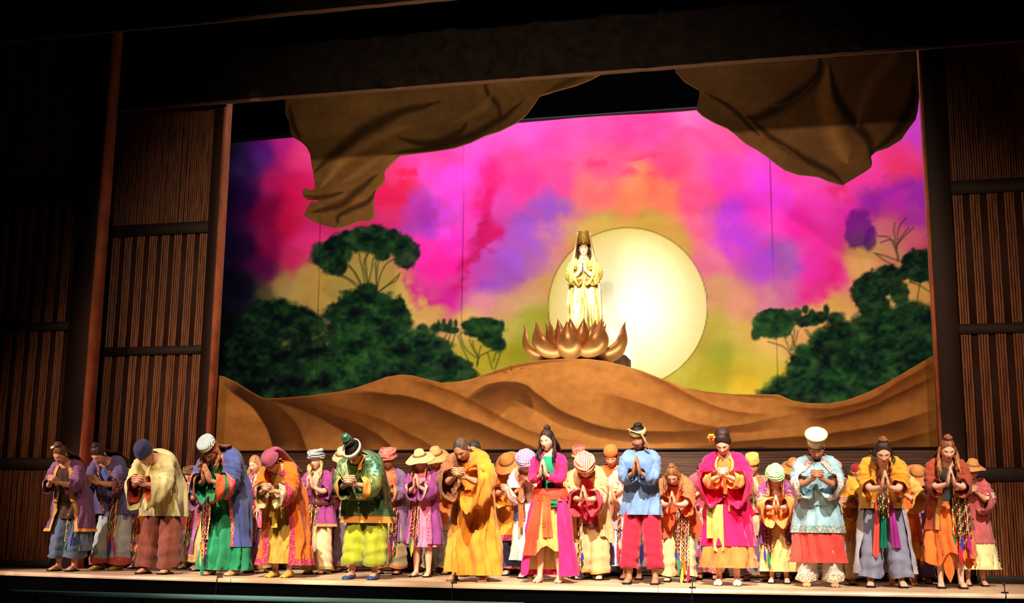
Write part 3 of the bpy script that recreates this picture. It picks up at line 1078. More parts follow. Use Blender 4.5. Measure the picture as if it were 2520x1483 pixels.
BRANCH = [[(900, 720), (880, 700), (850, 680), (826, 670)], [(895, 712), (880, 680), (862, 655), (844, 640)], [(900, 710), (892, 665), (886, 640), (884, 624)], [(905, 708), (902, 665), (900, 640), (908, 620)],
          [(905, 706), (915, 660), (918, 640), (928, 622)], [(925, 712), (928, 670), (932, 645), (950, 620)], [(928, 714), (935, 680), (950, 650), (972, 636)], [(934, 716), (960, 698), (975, 690), (984, 672)],
          [(890, 705), (870, 668), (850, 648)], [(906, 700), (895, 650), (905, 622)], [(928, 705), (924, 650), (936, 625)], [(932, 718), (962, 694), (980, 676)], [(888, 716), (860, 690), (832, 676)],
          [(1100, 822), (1088, 838), (1078, 832)], [(1108, 824), (1098, 848), (1086, 850)], [(1120, 822), (1110, 850), (1096, 856)], [(1126, 824), (1140, 860), (1150, 880), (1160, 905)], [(1132, 822), (1146, 858), (1172, 880)],
          [(1173, 902), (1176, 880), (1160, 850), (1156, 835)], [(1174, 900), (1180, 878), (1200, 866), (1216, 858)], [(1174, 896), (1178, 872), (1184, 850)], [(1178, 880), (1166, 855), (1164, 838)], [(1200, 868), (1212, 908)], [(1232, 868), (1218, 908)], [(1220, 868), (1214, 890)],
          [(1945, 870), (1930, 854), (1910, 846), (1890, 840)], [(1944, 862), (1936, 842), (1930, 826)], [(1946, 858), (1952, 836), (1956, 812)], [(1948, 862), (1958, 838), (1964, 814)], [(1960, 862), (1950, 830), (1944, 816)],
          [(1980, 810), (1990, 825), (2005, 840)], [(1986, 810), (1998, 828)], [(2014, 806), (2026, 822)], [(2034, 800), (2040, 812)],
          [(2210, 642), (2205, 615), (2196, 590), (2168, 596)], [(2212, 640), (2208, 605), (2220, 580), (2236, 560)], [(2206, 620), (2190, 586), (2160, 580)], [(2208, 610), (2200, 570), (2202, 548)], [(2210, 600), (2226, 580), (2248, 560)], [(2212, 642), (2180, 630), (2150, 622)], [(2200, 652), (2176, 640), (2156, 625)], [(2208, 590), (2212, 560), (2230, 535)],
          [(2238, 694), (2262, 702), (2292, 720)], [(2266, 690), (2260, 720), (2252, 770)], [(2284, 690), (2292, 710)], [(2210, 680), (2230, 710)], [(2210, 700), (2236, 740)],
          [(690, 860), (714, 842), (720, 828)], [(735, 870), (738, 845), (730, 826)], [(740, 866), (748, 838)], [(745, 862), (756, 830)], [(800, 956), (826, 958), (832, 930)], [(826, 958), (818, 930)],
          [(2080, 975), (2092, 950), (2100, 930)], [(2130, 930), (2150, 940), (2165, 950)], [(2100, 965), (2088, 945)], [(2216, 840), (2222, 818)], [(2222, 842), (2224, 816)], [(2228, 840), (2228, 818)]]


def paint_sky(px, py):
    sh = px.shape
    wx = px + 26 * (fbm(px / 90, py / 90, 4, 61) - .5) * 2
    wy = py + 26 * (fbm(px / 90 + 5, py / 90, 4, 62) - .5) * 2
    num = np.zeros(sh + (3,))
    den = np.zeros(sh)
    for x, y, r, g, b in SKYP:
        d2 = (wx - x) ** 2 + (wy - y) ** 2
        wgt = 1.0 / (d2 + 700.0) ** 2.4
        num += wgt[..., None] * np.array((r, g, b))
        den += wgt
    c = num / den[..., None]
    c = c * np.array((1, .98, .85)) + (fbm(px / 60, py / 44, 5, 63)[..., None] - .5) * np.array((16, 34, 30.))
    # wet watercolour bleeds with feathered, broken edges
    tx = np.clip((fbm(px / 26, py / 26, 5, 81) - .36) * 5, 0, 1)
    tx2 = np.clip((fbm(px / 40 + 3, py / 26, 5, 82) - .42) * 6, 0, 1)

    def bleed(c, ln, w_, col, al, t):
        d, fr = seg_dist(px + 22 * (fbm(px / 30, py / 30, 4, 83) - .5) * 2, py + 22 * (fbm(px / 30 + 7, py / 30, 4, 84) - .5) * 2, curve2(ln, 40))
        a = np.clip(1.3 - d / w_, 0, 1) ** 1.2 * al * t * np.clip(np.sin(np.clip(fr, .01, .99) * math.pi) * 2.2, 0, 1)
        return c * (1 - a[..., None]) + np.array(col, float) * a[..., None]
    for ln, w_, col, al, t in (
            ([(1225, 360), (1205, 430), (1195, 500), (1200, 560), (1190, 610)], 26, (226, 24, 110), .8, tx),
            ([(1240, 545), (1205, 590), (1170, 640), (1140, 690), (1100, 725)], 26, (190, 18, 100), .9, tx),
            ([(1200, 530), (1180, 590), (1150, 650), (1120, 690)], 18, (176, 16, 90), .7, tx2),
            ([(1000, 660), (1020, 710), (1060, 742), (1110, 735), (1140, 700)], 24, (196, 24, 150), .75, tx),
            ([(920, 480), (960, 455), (1000, 430), (1030, 412)], 26, (244, 34, 90), .9, tx),
            ([(930, 510), (970, 490), (1010, 470)], 16, (240, 30, 84), .8, tx2),
            ([(1060, 500), (1090, 520), (1070, 560), (1030, 560)], 24, (150, 50, 204), .6, tx),
            ([(1180, 720), (1260, 640), (1310, 580), (1360, 520), (1410, 490)], 60, (150, 80, 214), .75, np.clip(tx + .5, 0, 1)),
            ([(1170, 720), (1220, 680), (1260, 650)], 26, (128, 60, 200), .5, tx),
            ([(700, 430), (740, 480), (720, 540), (690, 590)], 30, (244, 24, 90), .6, tx),
            ([(1380, 400), (1480, 390), (1580, 405), (1660, 390)], 26, (255, 50, 110), .7, tx2),
            ([(1560, 340), (1650, 320), (1760, 340)], 22, (255, 60, 130), .5, tx2),
            ([(1770, 480), (1800, 560), (1850, 630), (1910, 690)], 56, (170, 56, 222), .7, np.clip(tx + .5, 0, 1)),
            ([(1120, 380), (1110, 450), (1100, 520), (1090, 600)], 44, (255, 76, 250), .6, np.clip(tx + .4, 0, 1)),
            ([(1860, 420), (1900, 480), (1960, 470)], 40, (240, 60, 250), .6, np.clip(tx + .4, 0, 1)),
            ([(1880, 640), (1920, 620), (1950, 650), (1930, 690)], 30, (130, 76, 204), .6, tx),
            ([(1950, 520), (1990, 560), (2030, 540)], 24, (240, 34, 150), .6, tx2),
            ([(2040, 620), (2050, 670), (2030, 715), (1990, 735)], 26, (222, 30, 126), .8, tx),
            ([(2010, 440), (2070, 470), (2080, 500)], 20, (240, 40, 120), .7, tx2),
            ([(2180, 400), (2230, 420), (2280, 440)], 26, (255, 56, 120), .7, tx2),
            ([(2110, 500), (2150, 478), (2210, 470), (2270, 480), (2310, 520)], 30, (164, 36, 190), .7, tx),
            ([(2260, 580), (2290, 610), (2300, 640)], 20, (200, 40, 130), .7, tx)):
        c = bleed(c, ln, w_, col, al, t)
    # moon disc
    d = np.hypot(px - 1545, py - 756)
    inside = np.clip((196 - d) / 3, 0, 1)
    core = np.clip(1 - np.hypot((px - 1560) / 215, (py - 770) / 215), 0, 1) ** .55
    moon = np.array((196, 178, 92.)) + core[..., None] * np.array((59, 66, 130.))
    c = c * (1 - inside[..., None]) + moon * inside[..., None]
    c = c * (1 - .34 * np.clip(1.7 - np.abs(d - 196), 0, 1)[..., None])
    # trees
    tone = 46 * (fbm(px / 30, py / 20, 4, 71) - .5) * 2 + 26 * (fbm(px / 11, py / 9, 2, 72) - .5) * 2
    for i, (cx, cy, a, b, e, t, rot) in enumerate(TREES):
        m = (np.abs(px - cx) < 1.6 * max(a, b)) & (np.abs(py - cy) < 1.6 * max(a, b))
        if not m.any():
            continue
        al = soft_blob(px[m], py[m], cx, cy, a * 1.08, b * 1.08, e, 100 + i, rot) * .94
        g = np.array((8, 24, 20.)) + t * np.array((24, 46, 12.)) + tone[m][..., None] * np.array((.6, .8, .3))
        c[m] = c[m] * (1 - al[..., None]) + np.clip(g, 6, 255) * al[..., None]
    for i, (cx, cy, a, b, e, rot) in enumerate(PURPLE):
        al = soft_blob(px, py, cx, cy, a, b, e, 300 + i, .15) * .8
        g = np.array((112, 22, 140.)) + np.clip((py - 560) / 60, 0, 1)[..., None] * np.array((-40, 6, -36.))
        c = c * (1 - al[..., None]) + g * al[..., None]
    for ln in BRANCH:
        L = np.asarray(ln, float)
        x0, y0 = L.min(0) - 6
        x1, y1 = L.max(0) + 6
        m = (px > x0) & (px < x1) & (py > y0) & (py < y1)
        if m.any():
            dd, tt = seg_dist(px[m], py[m], curve2(L, 24))
            a = np.clip((2.9 - dd) / 2.2, 0, 1) * .6
            c[m] = c[m] * (1 - a[..., None]) + np.array((44, 50, 30.)) * a[..., None]
    m = (px > 1925) & (px < 1965) & (py > 840) & (py < 880)
    # seams of the cloth
    for (xa, ya, xb, yb) in ((795, 250, 777, 1000), (1143, 240, 1134, 1000), (1894, 380, 1916, 1000)):
        xs = xa + (py - ya) / (yb - ya) * (xb - xa)
        a = np.clip(1.5 - np.abs(px - xs), 0, 1) * .35
        c = c * (1 - a[..., None])
    return c


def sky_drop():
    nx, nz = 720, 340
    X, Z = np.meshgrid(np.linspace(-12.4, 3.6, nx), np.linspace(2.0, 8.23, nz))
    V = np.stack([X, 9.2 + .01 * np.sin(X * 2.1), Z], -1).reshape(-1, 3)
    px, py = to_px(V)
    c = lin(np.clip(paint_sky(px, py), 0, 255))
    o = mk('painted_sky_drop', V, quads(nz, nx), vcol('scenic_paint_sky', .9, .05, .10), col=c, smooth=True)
    tag(o, 'huge painted cloth drop with pink sunset sky, pale moon and dark green trees', 'backdrop')
    # pipe pocket along the top
    P = np.array([(-12.4, 9.2, 8.25), (3.6, 9.2, 8.25)])
    mk('batten_pipe', *(lambda t: (t[0], clean(t[1])))(tube(P, .03, n=8)), plain('black_pipe', (14, 14, 14), .5), o)
    return o


sky_drop()
mk('masking_leg', *box(-12.6, -12.5, 4.2, 9.1, 0, 11), M_BLACK, smooth=False)  # unseen flat, added to keep light off the drop's left edge
tag(bpy.data.objects['masking_leg'], 'black masking flat at the left end of the painted drop', 'masking')
# ================================================================== PEOPLE
M_SKIN = vcol('skin', .55, .3)
M_SANDAL = plain('black_rubber', (18, 16, 16), .6)


def head_mesh(female, skin, brow, lips, eyes_open, beard=None):
    """sculpted head, face towards -Y, origin between the ears; returns V, F, colour"""
    nu, nv = 56, 44
    u = np.linspace(0, 1, nu, endpoint=False)
    phi = 2 * math.pi * u
    phi = phi - 0.55 * np.sin(phi)            # columns crowd towards the face (phi = 0)
    th = np.linspace(0.001, math.pi - 0.001, nv)
    P, T = np.meshgrid(phi, th)
    x = np.sin(T) * np.sin(P)
    y = -np.sin(T) * np.cos(P)
    z = np.cos(T)
    X, Y, Z = x * .077, y * .098, z * .116
    low = np.clip(-z, 0, 1)
    jaw = (.30 if female else .22)
    X = X * (1 - jaw * low ** 1.4)
    back = np.clip(y, 0, 1)
    Y = Y + np.where(y > 0, -.035 * low ** 1.2 * back, 0)              # nape tucks in
    Y = Y - np.where(y < 0, .012 * low ** 2 * np.clip(-y * 2, 0, 1), 0)   # chin forward
    Y = np.where(y < -.35, Y * (1 - .06 * np.clip((-y - .35) / .65, 0, 1)), Y)
    front = np.clip(-y * 1.6 - .3, 0, 1)

    def g(cx, cz, sx, sz):
        return np.exp(-((X - cx) / sx) ** 2 - ((Z - cz) / sz) ** 2) * front
    eye = g(.030, .004, .016, .011) + g(-.030, .004, .016, .011)
    Y = Y + .009 * eye
    Y = Y - .006 * (g(.028, .026, .022, .008) + g(-.028, .026, .022, .008))
    Y = Y - .0045 * (g(.030, .003, .010, .006) + g(-.030, .003, .010, .006))
    Y = Y - .020 * g(0, -.026, .010, .013) - .010 * g(0, -.006, .007, .018)
    Y = Y - .007 * (g(.011, -.031, .006, .006) + g(-.011, -.031, .006, .006))
    Y = Y - .007 * g(0, -.058, .020, .007) + .004 * g(0, -.0585, .018, .0025)
    Y = Y - .005 * g(0, -.090, .018, .012) + .003 * g(0, -.074, .02, .006)
    Y = Y - .004 * (g(.042, -.022, .018, .018) + g(-.042, -.022, .018, .018))
    V = np.stack([X, Y, Z], -1).reshape(-1, 3)
    c = np.tile(lin(skin), (len(V), 1)).reshape(nv, nu, 3)

    def mix(c, a, col):
        return c * (1 - a[..., None]) + lin(col) * a[..., None]
    bl = np.clip(1.5 * (g(.046, -.028, .02, .018) + g(-.046, -.028, .02, .018)), 0, 1) * .22
    c = mix(c, bl, (214, 96, 84))
    c = mix(c, np.clip(2.2 * g(0, -.058, .019 if female else .021, .0075) - .5, 0, 1), lips)
    if eyes_open == 2:
        c = mix(c, np.clip(2.5 * g(0, -.062, .011, .0055) - .6, 0, 1), (60, 14, 14))
    if eyes_open:
        for s in (-1, 1):
            c = mix(c, np.clip(2.4 * g(.030 * s, .003, .013, .006) - .7, 0, 1), (226, 214, 206))
            c = mix(c, np.clip(3 * g(.030 * s, .003, .0055, .0065) - .8, 0, 1), (30, 18, 14))
            c = mix(c, np.clip(2.4 * g(.030 * s, .0095, .015, .0028) - .6, 0, 1), (36, 22, 18))
    else:
        for s in (-1, 1):
            c = mix(c, np.clip(2.4 * g(.030 * s, -.001, .015, .0035) - .5, 0, 1), (40, 24, 20))
    for s in (-1, 1):
        c = mix(c, np.clip(2.2 * g(.031 * s, .023, .017, .0045) - .5, 0, 1) * .9, brow)
    if beard is not None:
        hb = (Z < -.030) & (Y < .03) & ~((np.abs(X) < .022) & (np.abs(Z + .058) < .006))
        hb = hb & ((np.abs(X) > .045) | (Z < -.066) | ((np.abs(X) < .03) & (np.abs(Z + .043) < .007)))
        c[hb] = lin(beard)
        V.reshape(nv, nu, 3)[hb] *= 1.035
    F = quads(nv, nu, True)
    parts, cols = [(V, F)], [c.reshape(-1, 3)]
    for s in (-1, 1):
        e, ef = ellipsoid((0, 0, 0), (.008, .018, .031), 10, 7)
        e = e @ rz(.35 * s).T + np.array((.075 * s, .008, -.006))
        parts.append((e, ef))
        cols.append(np.tile(lin(skin) * .95, (len(e), 1)))
    V, F = join(parts)
    return V, F, np.concatenate(cols)


def hand_mesh(side, curl=0.12, spread=0.0):
    """wrist at the origin, fingers along +Z, palm facing the body's mid-line, thumb towards +Y"""
    parts = []
    P = [(0, 0, -.015), (0, 0, .0), (0, -.002, .03), (0, -.003, .06), (0, -.002, .088), (0, -.001, .097)]
    parts.append(tube(P, [.012, .018, .018, .016, .013, .007], [.016, .024, .037, .041, .040, .034], 12, ref=(0, 1, 0)))
    lens = (.070, .079, .074, .058)
    ys = (.029, .010, -.010, -.029)
    for k in range(4):
        L = lens[k]
        y = ys[k]
        pts = [(0, y * .95, .078)]
        ang = curl * (0.6 + .12 * k)
        d = np.array((0.0, spread * (y / .03), 1.0))
        p = np.array((0, y, .092))
        pts.append(p)
        a = 0.0
        for frac in (.42, .32, .26):
            a += ang
            dd = np.array((-side * math.sin(a), d[1] * .25, math.cos(a)))
            p = p + dd * L * frac
            pts.append(p)
        pa = smoothpath(pts, 7, 1)
        parts.append(tube(pa, np.interp(np.linspace(0, 1, 7), [0, .85, 1], [.0098, .0082, .004]), None, 7, ref=(0, 1, 0)))
    th = [(0, .020, .012), (-side * .004, .040, .038), (-side * .008, .050, .066), (-side * .010, .050, .092)]
    parts.append(tube(smoothpath(th, 7, 1), np.interp(np.linspace(0, 1, 7), [0, .5, .9, 1], [.017, .0115, .009, .004]), None, 7, ref=(0, 1, 0)))
    return join(parts)


class Person:
    """A singer: one continuous body mesh with clothes, hair and shoes as children.
    Built at 1.70 m, facing -Y, then scaled to the height seen in the photograph."""

    def __init__(self, label, px, py, top, bow=25, rot=0.0, hp=None, hy=0, skin=(206, 146, 116), hair=(46, 30, 22), female=True, build=1.0,
                 hands='pray', hz=0.0, hf=0.0, stance=.11, brow=None, lips=None, eyes=0, beard=None, extra=0.0, hroll=0, shoe='sandal', size=None, ymax=2.5, at=None, row=None):
        self.female, self.build, self.skin, self.hairc = female, build, skin, hair
        self.seed, self.nf = random.random() * 40, random.choice((8, 9, 10, 11))
        b = math.radians(bow)
        self.b = b
        # --- spine
        n = 12
        L = .52
        pts = [np.array((0, .30 * math.sin(b) * .62, .93 - .02 * math.sin(b)))]
        self.th = [b * .55]
        for i in range(n):
            t = (i + .5) / n
            a = b * (.55 + .85 * t)
            pts.append(pts[-1] + np.array((0, -math.sin(a), math.cos(a))) * L / n)
            self.th.append(b * (.55 + .85 * (i + 1) / n))
        self.S = np.array(pts)
        self.th = np.array(self.th)
        self.pel = pts[0]
        # --- head
        hp = math.radians(bow * 1.05 + 12 if hp is None else hp)
        na = b * 1.15 + .12
        nb = self.sp(1)
        self.neck = nb + np.array((0, -math.sin(na), math.cos(na))) * .075
        self.HM = rz(math.radians(hy)) @ ry(math.radians(hroll)) @ rx(hp)
        self.hc = self.neck + self.HM @ np.array((0, -.018, .085))
        self.chin = self.hc + self.HM @ np.array((0, -.09, -.115))
        topz = (self.hc + self.HM @ np.array((0, 0, .11)))[2]
        topz = max(topz, (self.hc + self.HM @ np.array((0, .07, .08)))[2])
        # --- place and scale
        base = on_floor(px, py)
        ymax = row or ymax
        if base[1] > ymax or row:
            base = CAM * (1, 1, 0) + (base - CAM * (1, 1, 0)) * ((ymax - CAM[1]) / (base[1] - CAM[1]))
            base[2] = 0
        if at is not None:
            base = np.array(at, float)
        zt = on_y(px, top, base[1] + self.hc[1])[2]
        s = (zt - extra) / topz if size is None else size
        s = min(max(s, .78), 1.16)
        self.s = s
        self.rot = rot
        self.base = base
        # --- arms
        bw = build
        sh = self.sp(.90)
        self.sh = {q: sh + np.array((q * .168 * (1 + .5 * (bw - 1)), .0, .0)) for q in (-1, 1)}
        tilt = math.radians(12) + .30 * b
        if hands == 'pray':
            wc = self.chin + np.array((0, -.10 - hf, -.25 + hz))
        elif hands == 'clasp':
            wc = self.chin + np.array((0, -.10 - hf, -.20 + hz))
            tilt += .5
        else:   # 'low': hands clasped before the waist
            wc = self.sp(.35) + np.array((0, -.27 - hf, .02 + hz))
            tilt = .9
        self.wr, self.el, self.hd = {}, {}, {}
        for q in (-1, 1):
            off = .036 if hands == 'pray' else .062
            W = wc + np.array((q * off, 0, 0))
            S = self.sh[q]
            d = W - S
            D = np.linalg.norm(d)
            La, Lb = .275, .245
            if D > La + Lb - .02:
                W = S + d / D * (La + Lb - .02)
                d = W - S
                D = np.linalg.norm(d)
            D = max(D, .10)
            a = (La ** 2 - Lb ** 2 + D * D) / (2 * D)
            hgt = math.sqrt(max(La * La - a * a, .0004))
            pole_ = np.array((q * .46, .25, -.85))
            dn = d / D
            pole_ = unit(pole_ - dn * (pole_ @ dn))
            self.el[q] = S + dn * a + pole_ * hgt
            self.wr[q] = W
            hd = np.array((-q * (.15 if hands == 'pray' else .62), -math.sin(tilt), math.cos(tilt)))
            self.hd[q] = unit(hd)
        # --- legs
        self.hip = {q: self.pel + np.array((q * .088, 0, -.05)) for q in (-1, 1)}
        self.ank = {q: np.array((q * stance, .02, .085)) for q in (-1, 1)}
        self.kne = {q: self.hip[q] * .52 + self.ank[q] * .48 + np.array((0, -.03, 0)) for q in (-1, 1)}
        self.hands = hands
        self._body(brow or tuple(int(v * .8) for v in hair), lips or ((176, 58, 62) if female else (172, 100, 84)), eyes, beard, shoe)
        o = self.o
        tag(o, label, 'person')
        o.location = base
        o.rotation_euler = (0, 0, math.radians(rot))
        o.scale = (s * .95, s * .97, s)
        self._shoes(shoe)

    # ---- geometry of the trunk
    def sp(self, t):
        t = np.clip(t, 0, 1) * (len(self.S) - 1)
        i = int(min(t, len(self.S) - 2))
        f = t - i
        return self.S[i] * (1 - f) + self.S[i + 1] * f

    def ang(self, t):
        t = np.clip(t, 0, 1) * (len(self.S) - 1)
        return float(np.interp(t, np.arange(len(self.S)), self.th))

    def ab(self, t):
        bw = self.build
        if self.female:
            T = [-.15, 0, .12, .30, .5, .68, .80, .90, .97, 1.02, 1.08]
            A = [.176, .178, .168, .138, .142, .152, .164, .172, .135, .080, .058]
            B = [.128, .126, .118, .102, .110, .128, .122, .104, .085, .068, .058]
        else:
            T = [-.15, 0, .12, .30, .5, .68, .80, .90, .97, 1.02, 1.08]
            A = [.166, .168, .164, .152, .162, .174, .184, .190, .145, .086, .062]
            B = [.122, .122, .118, .110, .118, .126, .122, .106, .088, .070, .062]
        f = bw if t < .95 else 1 + (bw - 1) * .4
        return float(np.interp(t, T, A)) * f, float(np.interp(t, T, B)) * f

    def station(self, t):
        """centre, forward normal at spine fraction t (t < 0 goes straight down)"""
        if t <= 1:
            return self.sp(max(t, 0)) + np.array((0, 0, min(t, 0) * .52)), self.ang(max(t, 0))
        c = self.sp(1)
        a = self.b * 1.2
        return c + np.array((0, -math.sin(a), math.cos(a))) * (t - 1) * .52, a

    def _body(self, brow, lips, eyes, beard, shoe):
        parts = []
        ts = np.linspace(-.16, 1.06, 16)
        C, A, B = [], [], []
        ring = []
        a = np.linspace(0, 2 * math.pi, 18, endpoint=False)
        for t in ts:
            c, an = self.station(t)
            ra, rb = self.ab(t)
            N = np.array((0, -math.cos(an), -math.sin(an)))
            ring.append(c + np.outer(np.sin(a) * ra * .94, (1, 0, 0)) + np.outer(np.cos(a) * rb * .94, N))
        V = np.array(ring).reshape(-1, 3)
        n = 18
        F = quads(len(ts), n, True)
        V = np.r_[V, [V[:n].mean(0)], [V[-n:].mean(0)]]
        k = np.arange(n)
        c0, c1 = len(ts) * n, len(ts) * n + 1
        F = clean(np.r_[F, np.stack([(k + 1) % n, k, np.full(n, c0), np.full(n, c0)], 1),
                        np.stack([(len(ts) - 1) * n + k, (len(ts) - 1) * n + (k + 1) % n, np.full(n, c1), np.full(n, c1)], 1)])
        allV, allF = [V], [F]
        m = math.sqrt(self.build)

        def add(T):
            allV.append(T[0])
            allF.append(clean(T[1]))
        nk = smoothpath([self.sp(.93), self.sp(1), self.neck, self.hc], 7)
        add(tube(nk, [.075, .066, .058, .055, .055, .056, .05], None, 12))
        for q in (-1, 1):
            P = smoothpath([self.sp(.9) + np.array((q * .08, 0, .0)), self.sh[q], self.el[q], self.wr[q], self.wr[q] + self.hd[q] * .05], 16, 2)
            add(tube(P, np.interp(np.linspace(0, 1, 16), [0, .18, .32, .53, .60, .73, .90, 1], [.05, .056, .050, .042, .042, .037, .025, .016]) * m,
                     np.interp(np.linspace(0, 1, 16), [0, .18, .32, .53, .60, .73, .90, 1], [.05, .056, .050, .042, .042, .037, .027, .02]) * m, 10))
            P = smoothpath([self.hip[q] + np.array((0, 0, .06)), self.hip[q], self.kne[q], self.ank[q] + np.array((0, 0, -.02))], 16, 2)
            add(tube(P, np.interp(np.linspace(0, 1, 16), [0, .15, .5, .62, .75, .92, 1], [.085, .09, .062, .054, .056, .037, .036]) * m, None, 12, ref=(0, 1, 0)))
            f0 = self.ank[q]
            fp = [f0 + np.array((0, .065, -.045)), f0 + np.array((0, .02, -.035)), f0 + np.array((q * .004, -.06, -.042)), f0 + np.array((q * .012, -.13, -.056)), f0 + np.array((q * .014, -.165, -.06))]
            add(tube(smoothpath(fp, 9, 1), np.interp(np.linspace(0, 1, 9), [0, .2, .6, .85, 1], [.02, .034, .042, .046, .036]), np.interp(np.linspace(0, 1, 9), [0, .2, .6, .85, 1], [.02, .04, .036, .022, .015]), 10, ref=(0, 0, 1)))
        me = bpy.data.meshes.new('tmp')
        Vs, Fs, nn = [], [], 0
        for v, f in zip(allV, allF):
            Vs.append(v)
            Fs += [[i + nn for i in g] for g in f]
            nn += len(v)
        me.from_pydata(np.concatenate(Vs).tolist(), [], Fs)
        tmp = bpy.data.objects.new('tmp', me)
        COL.objects.link(tmp)
        md = tmp.modifiers.new('r', 'REMESH')
        md.mode = 'VOXEL'
        md.voxel_size = .0152
        sm = tmp.modifiers.new('s', 'SMOOTH')
        sm.factor = .5
        sm.iterations = 3
        dg = bpy.context.evaluated_depsgraph_get()
        ev = tmp.evaluated_get(dg).to_mesh()
        nv = len(ev.vertices)
        V = np.empty(nv * 3, np.float32)
        ev.vertices.foreach_get('co', V)
        V = V.reshape(-1, 3).astype(float)
        F = np.empty(len(ev.loops), np.int32)
        ev.loops.foreach_get('vertex_index', F)
        F = F.reshape(-1, 4)
        bpy.data.objects.remove(tmp)
        bpy.data.meshes.remove(me)
        cols = [np.tile(lin(self.skin), (len(V), 1))]
        P = [(V, F)]
        hv, hf, hcol = head_mesh(self.female, self.skin, brow, lips, eyes, beard)
        k = 1.06 if self.female else 1.10
        P.append((hv * k @ self.HM.T + self.hc, hf))
        cols.append(hcol)
        for q in (-1, 1):
            v, f = hand_mesh(q, .12 if self.hands == 'pray' else .85)
            z = self.hd[q]
            x = unit(np.array((1, 0, 0)) - z * z[0])
            y = np.cross(z, x)
            v = v * (1.12 if self.female else 1.2)
            v = self.wr[q] + np.outer(v[:, 0], x) + np.outer(v[:, 1], y) + np.outer(v[:, 2], z)
            P.append((v, f))
            cols.append(np.tile(lin(self.skin) * 1.03, (len(v), 1)))
            if shoe in ('sandal', 'bare'):
                for i in range(5):
                    xo = q * (-.026 + i * .0145)
                    e, ef = ellipsoid(self.ank[q] + np.array((q * .012 + xo, -.178 + i * .009 * 1.0, -.064)), (.0085 if i else .012, .018, .010), 7, 5)
                    P.append((e, ef))
                    cols.append(np.tile(lin(self.skin) * 1.05, (len(e), 1)))
        V, F = join(P)
        self.o = mk('person', V, F, M_SKIN, col=np.concatenate(cols))

    def part(self, name, V, F, mat, parent=None, col=None, label=None, smooth=True):
        o = mk(name, V, F if not isinstance(F, np.ndarray) else F, mat, parent or self.o, col, smooth)
        if label:
            o['label'] = label
        return o

    def _shoes(self, kind):
        for q in (-1, 1):
            f0 = self.ank[q] * np.array((1, 1, 0)) + np.array((q * .008, 0, 0))
            y = np.array([.078, .06, .02, -.04, -.10, -.15, -.19, -.205])
            hw = np.array([.018, .034, .038, .038, .046, .050, .040, .018])
            if kind in ('bare',):
                continue
            if kind.startswith('sandal'):
                sole = plain('black_rubber', (18, 16, 16), .6) if kind == 'sandal' else cloth((150, 92, 60))
                R = []
                for zz, ins in ((.0, .002), (.003, 0), (.018, 0), (.021, .002)):
                    left = np.stack([f0[0] - hw + ins, f0[1] + y, np.full(8, zz)], 1)
                    right = np.stack([f0[0] + hw - ins, f0[1] + y, np.full(8, zz)], 1)
                    R.append(np.r_[left, right[::-1]])
                V = np.concatenate(R)
                F = quads(4, 16, True)
                tops = [[3 * 16 + i for i in range(16)], [i for i in range(15, -1, -1)]]
                s = self.part('sandal', V, [list(f) for f in F.tolist()] + tops, sole, smooth=False)
                toe = f0 + np.array((-q * .006, -.14, .028))
                parts = []
                for r in (-1, 1):
                    P = smoothpath([toe, toe + np.array((r * .022, .03, .026)), f0 + np.array((r * .043, -.055, .035)), f0 + np.array((r * .041, -.02, .012))], 9)
                    parts.append(tube(P, .008, .004, 6))
                V, F = join(parts)
                self.part('strap', V, clean(F), sole, s)
            else:
                c = {'blue': (52, 74, 120), 'yellow': (214, 164, 48), 'tan': (196, 150, 104), 'brown': (74, 44, 28), 'cream': (214, 200, 160), 'pink': (224, 150, 130), 'gold': (176, 146, 60), 'pale': (206, 190, 170)}[kind]
                yy = np.array([.085, .07, .03, -.03, -.09, -.14, -.185, -.205, -.215])
                ww = np.array([.015, .034, .041, .042, .048, .050, .042, .028, .008])
                hh = np.array([.05, .068, .070, .074, .060, .045, .036, .028, .018])
                a = np.linspace(0, 2 * math.pi, 14, endpoint=False)
                R = []
                for yv, wv, hv in zip(yy, ww, hh):
                    R.append(np.stack([f0[0] + np.sin(a) * wv, np.full(14, f0[1] + yv), np.maximum(hv * .45 + np.cos(a) * hv * .55, .002)], 1))
                s = self.part('shoe', np.array(R).reshape(-1, 3), quads(9, 14, True), plain('shoe_' + kind, c, .5))
                R = [np.stack([f0[0] + np.sin(a) * .045, f0[1] - .065 + np.cos(a) * .15, np.full(14, z)], 1) for z in (0.0, .014)]
                self.part('shoe_sole', np.array(R).reshape(-1, 3), quads(2, 14, True), plain('shoe_sole', (36, 28, 24), .7), s)

    # ---- garments
    def rings(self, t0, hem, off, flare, hang, M=72, fold=.012, nfold=11, step=.035, seed=None, fit=1.0, xw=1.0):
        """rings of cloth from spine fraction t0 down to the hem height, falling plumb where unsupported"""
        seed, nfold = self.seed, self.nf
        flare, off = flare * .62, off * .85
        ph = np.linspace(-math.pi, math.pi, M, endpoint=False)       # 0 = front
        ts = list(np.arange(t0, 0.0, -.06)) + [0.0]
        rows, fr = [], []
        for t in ts:
            c, an = self.station(t)
            a, b = self.ab(t)
            o = off * (1 if t < .9 else .55)
            N = np.array((0, -math.cos(an), -math.sin(an)))
            a, b = a * fit * xw + o, b * fit + o
            rows.append(c + np.outer(np.sin(ph) * a, (1, 0, 0)) + np.outer(np.cos(ph) * b, N))
            fr.append(max(0, .45 - t * .45))
        z = self.pel[2]
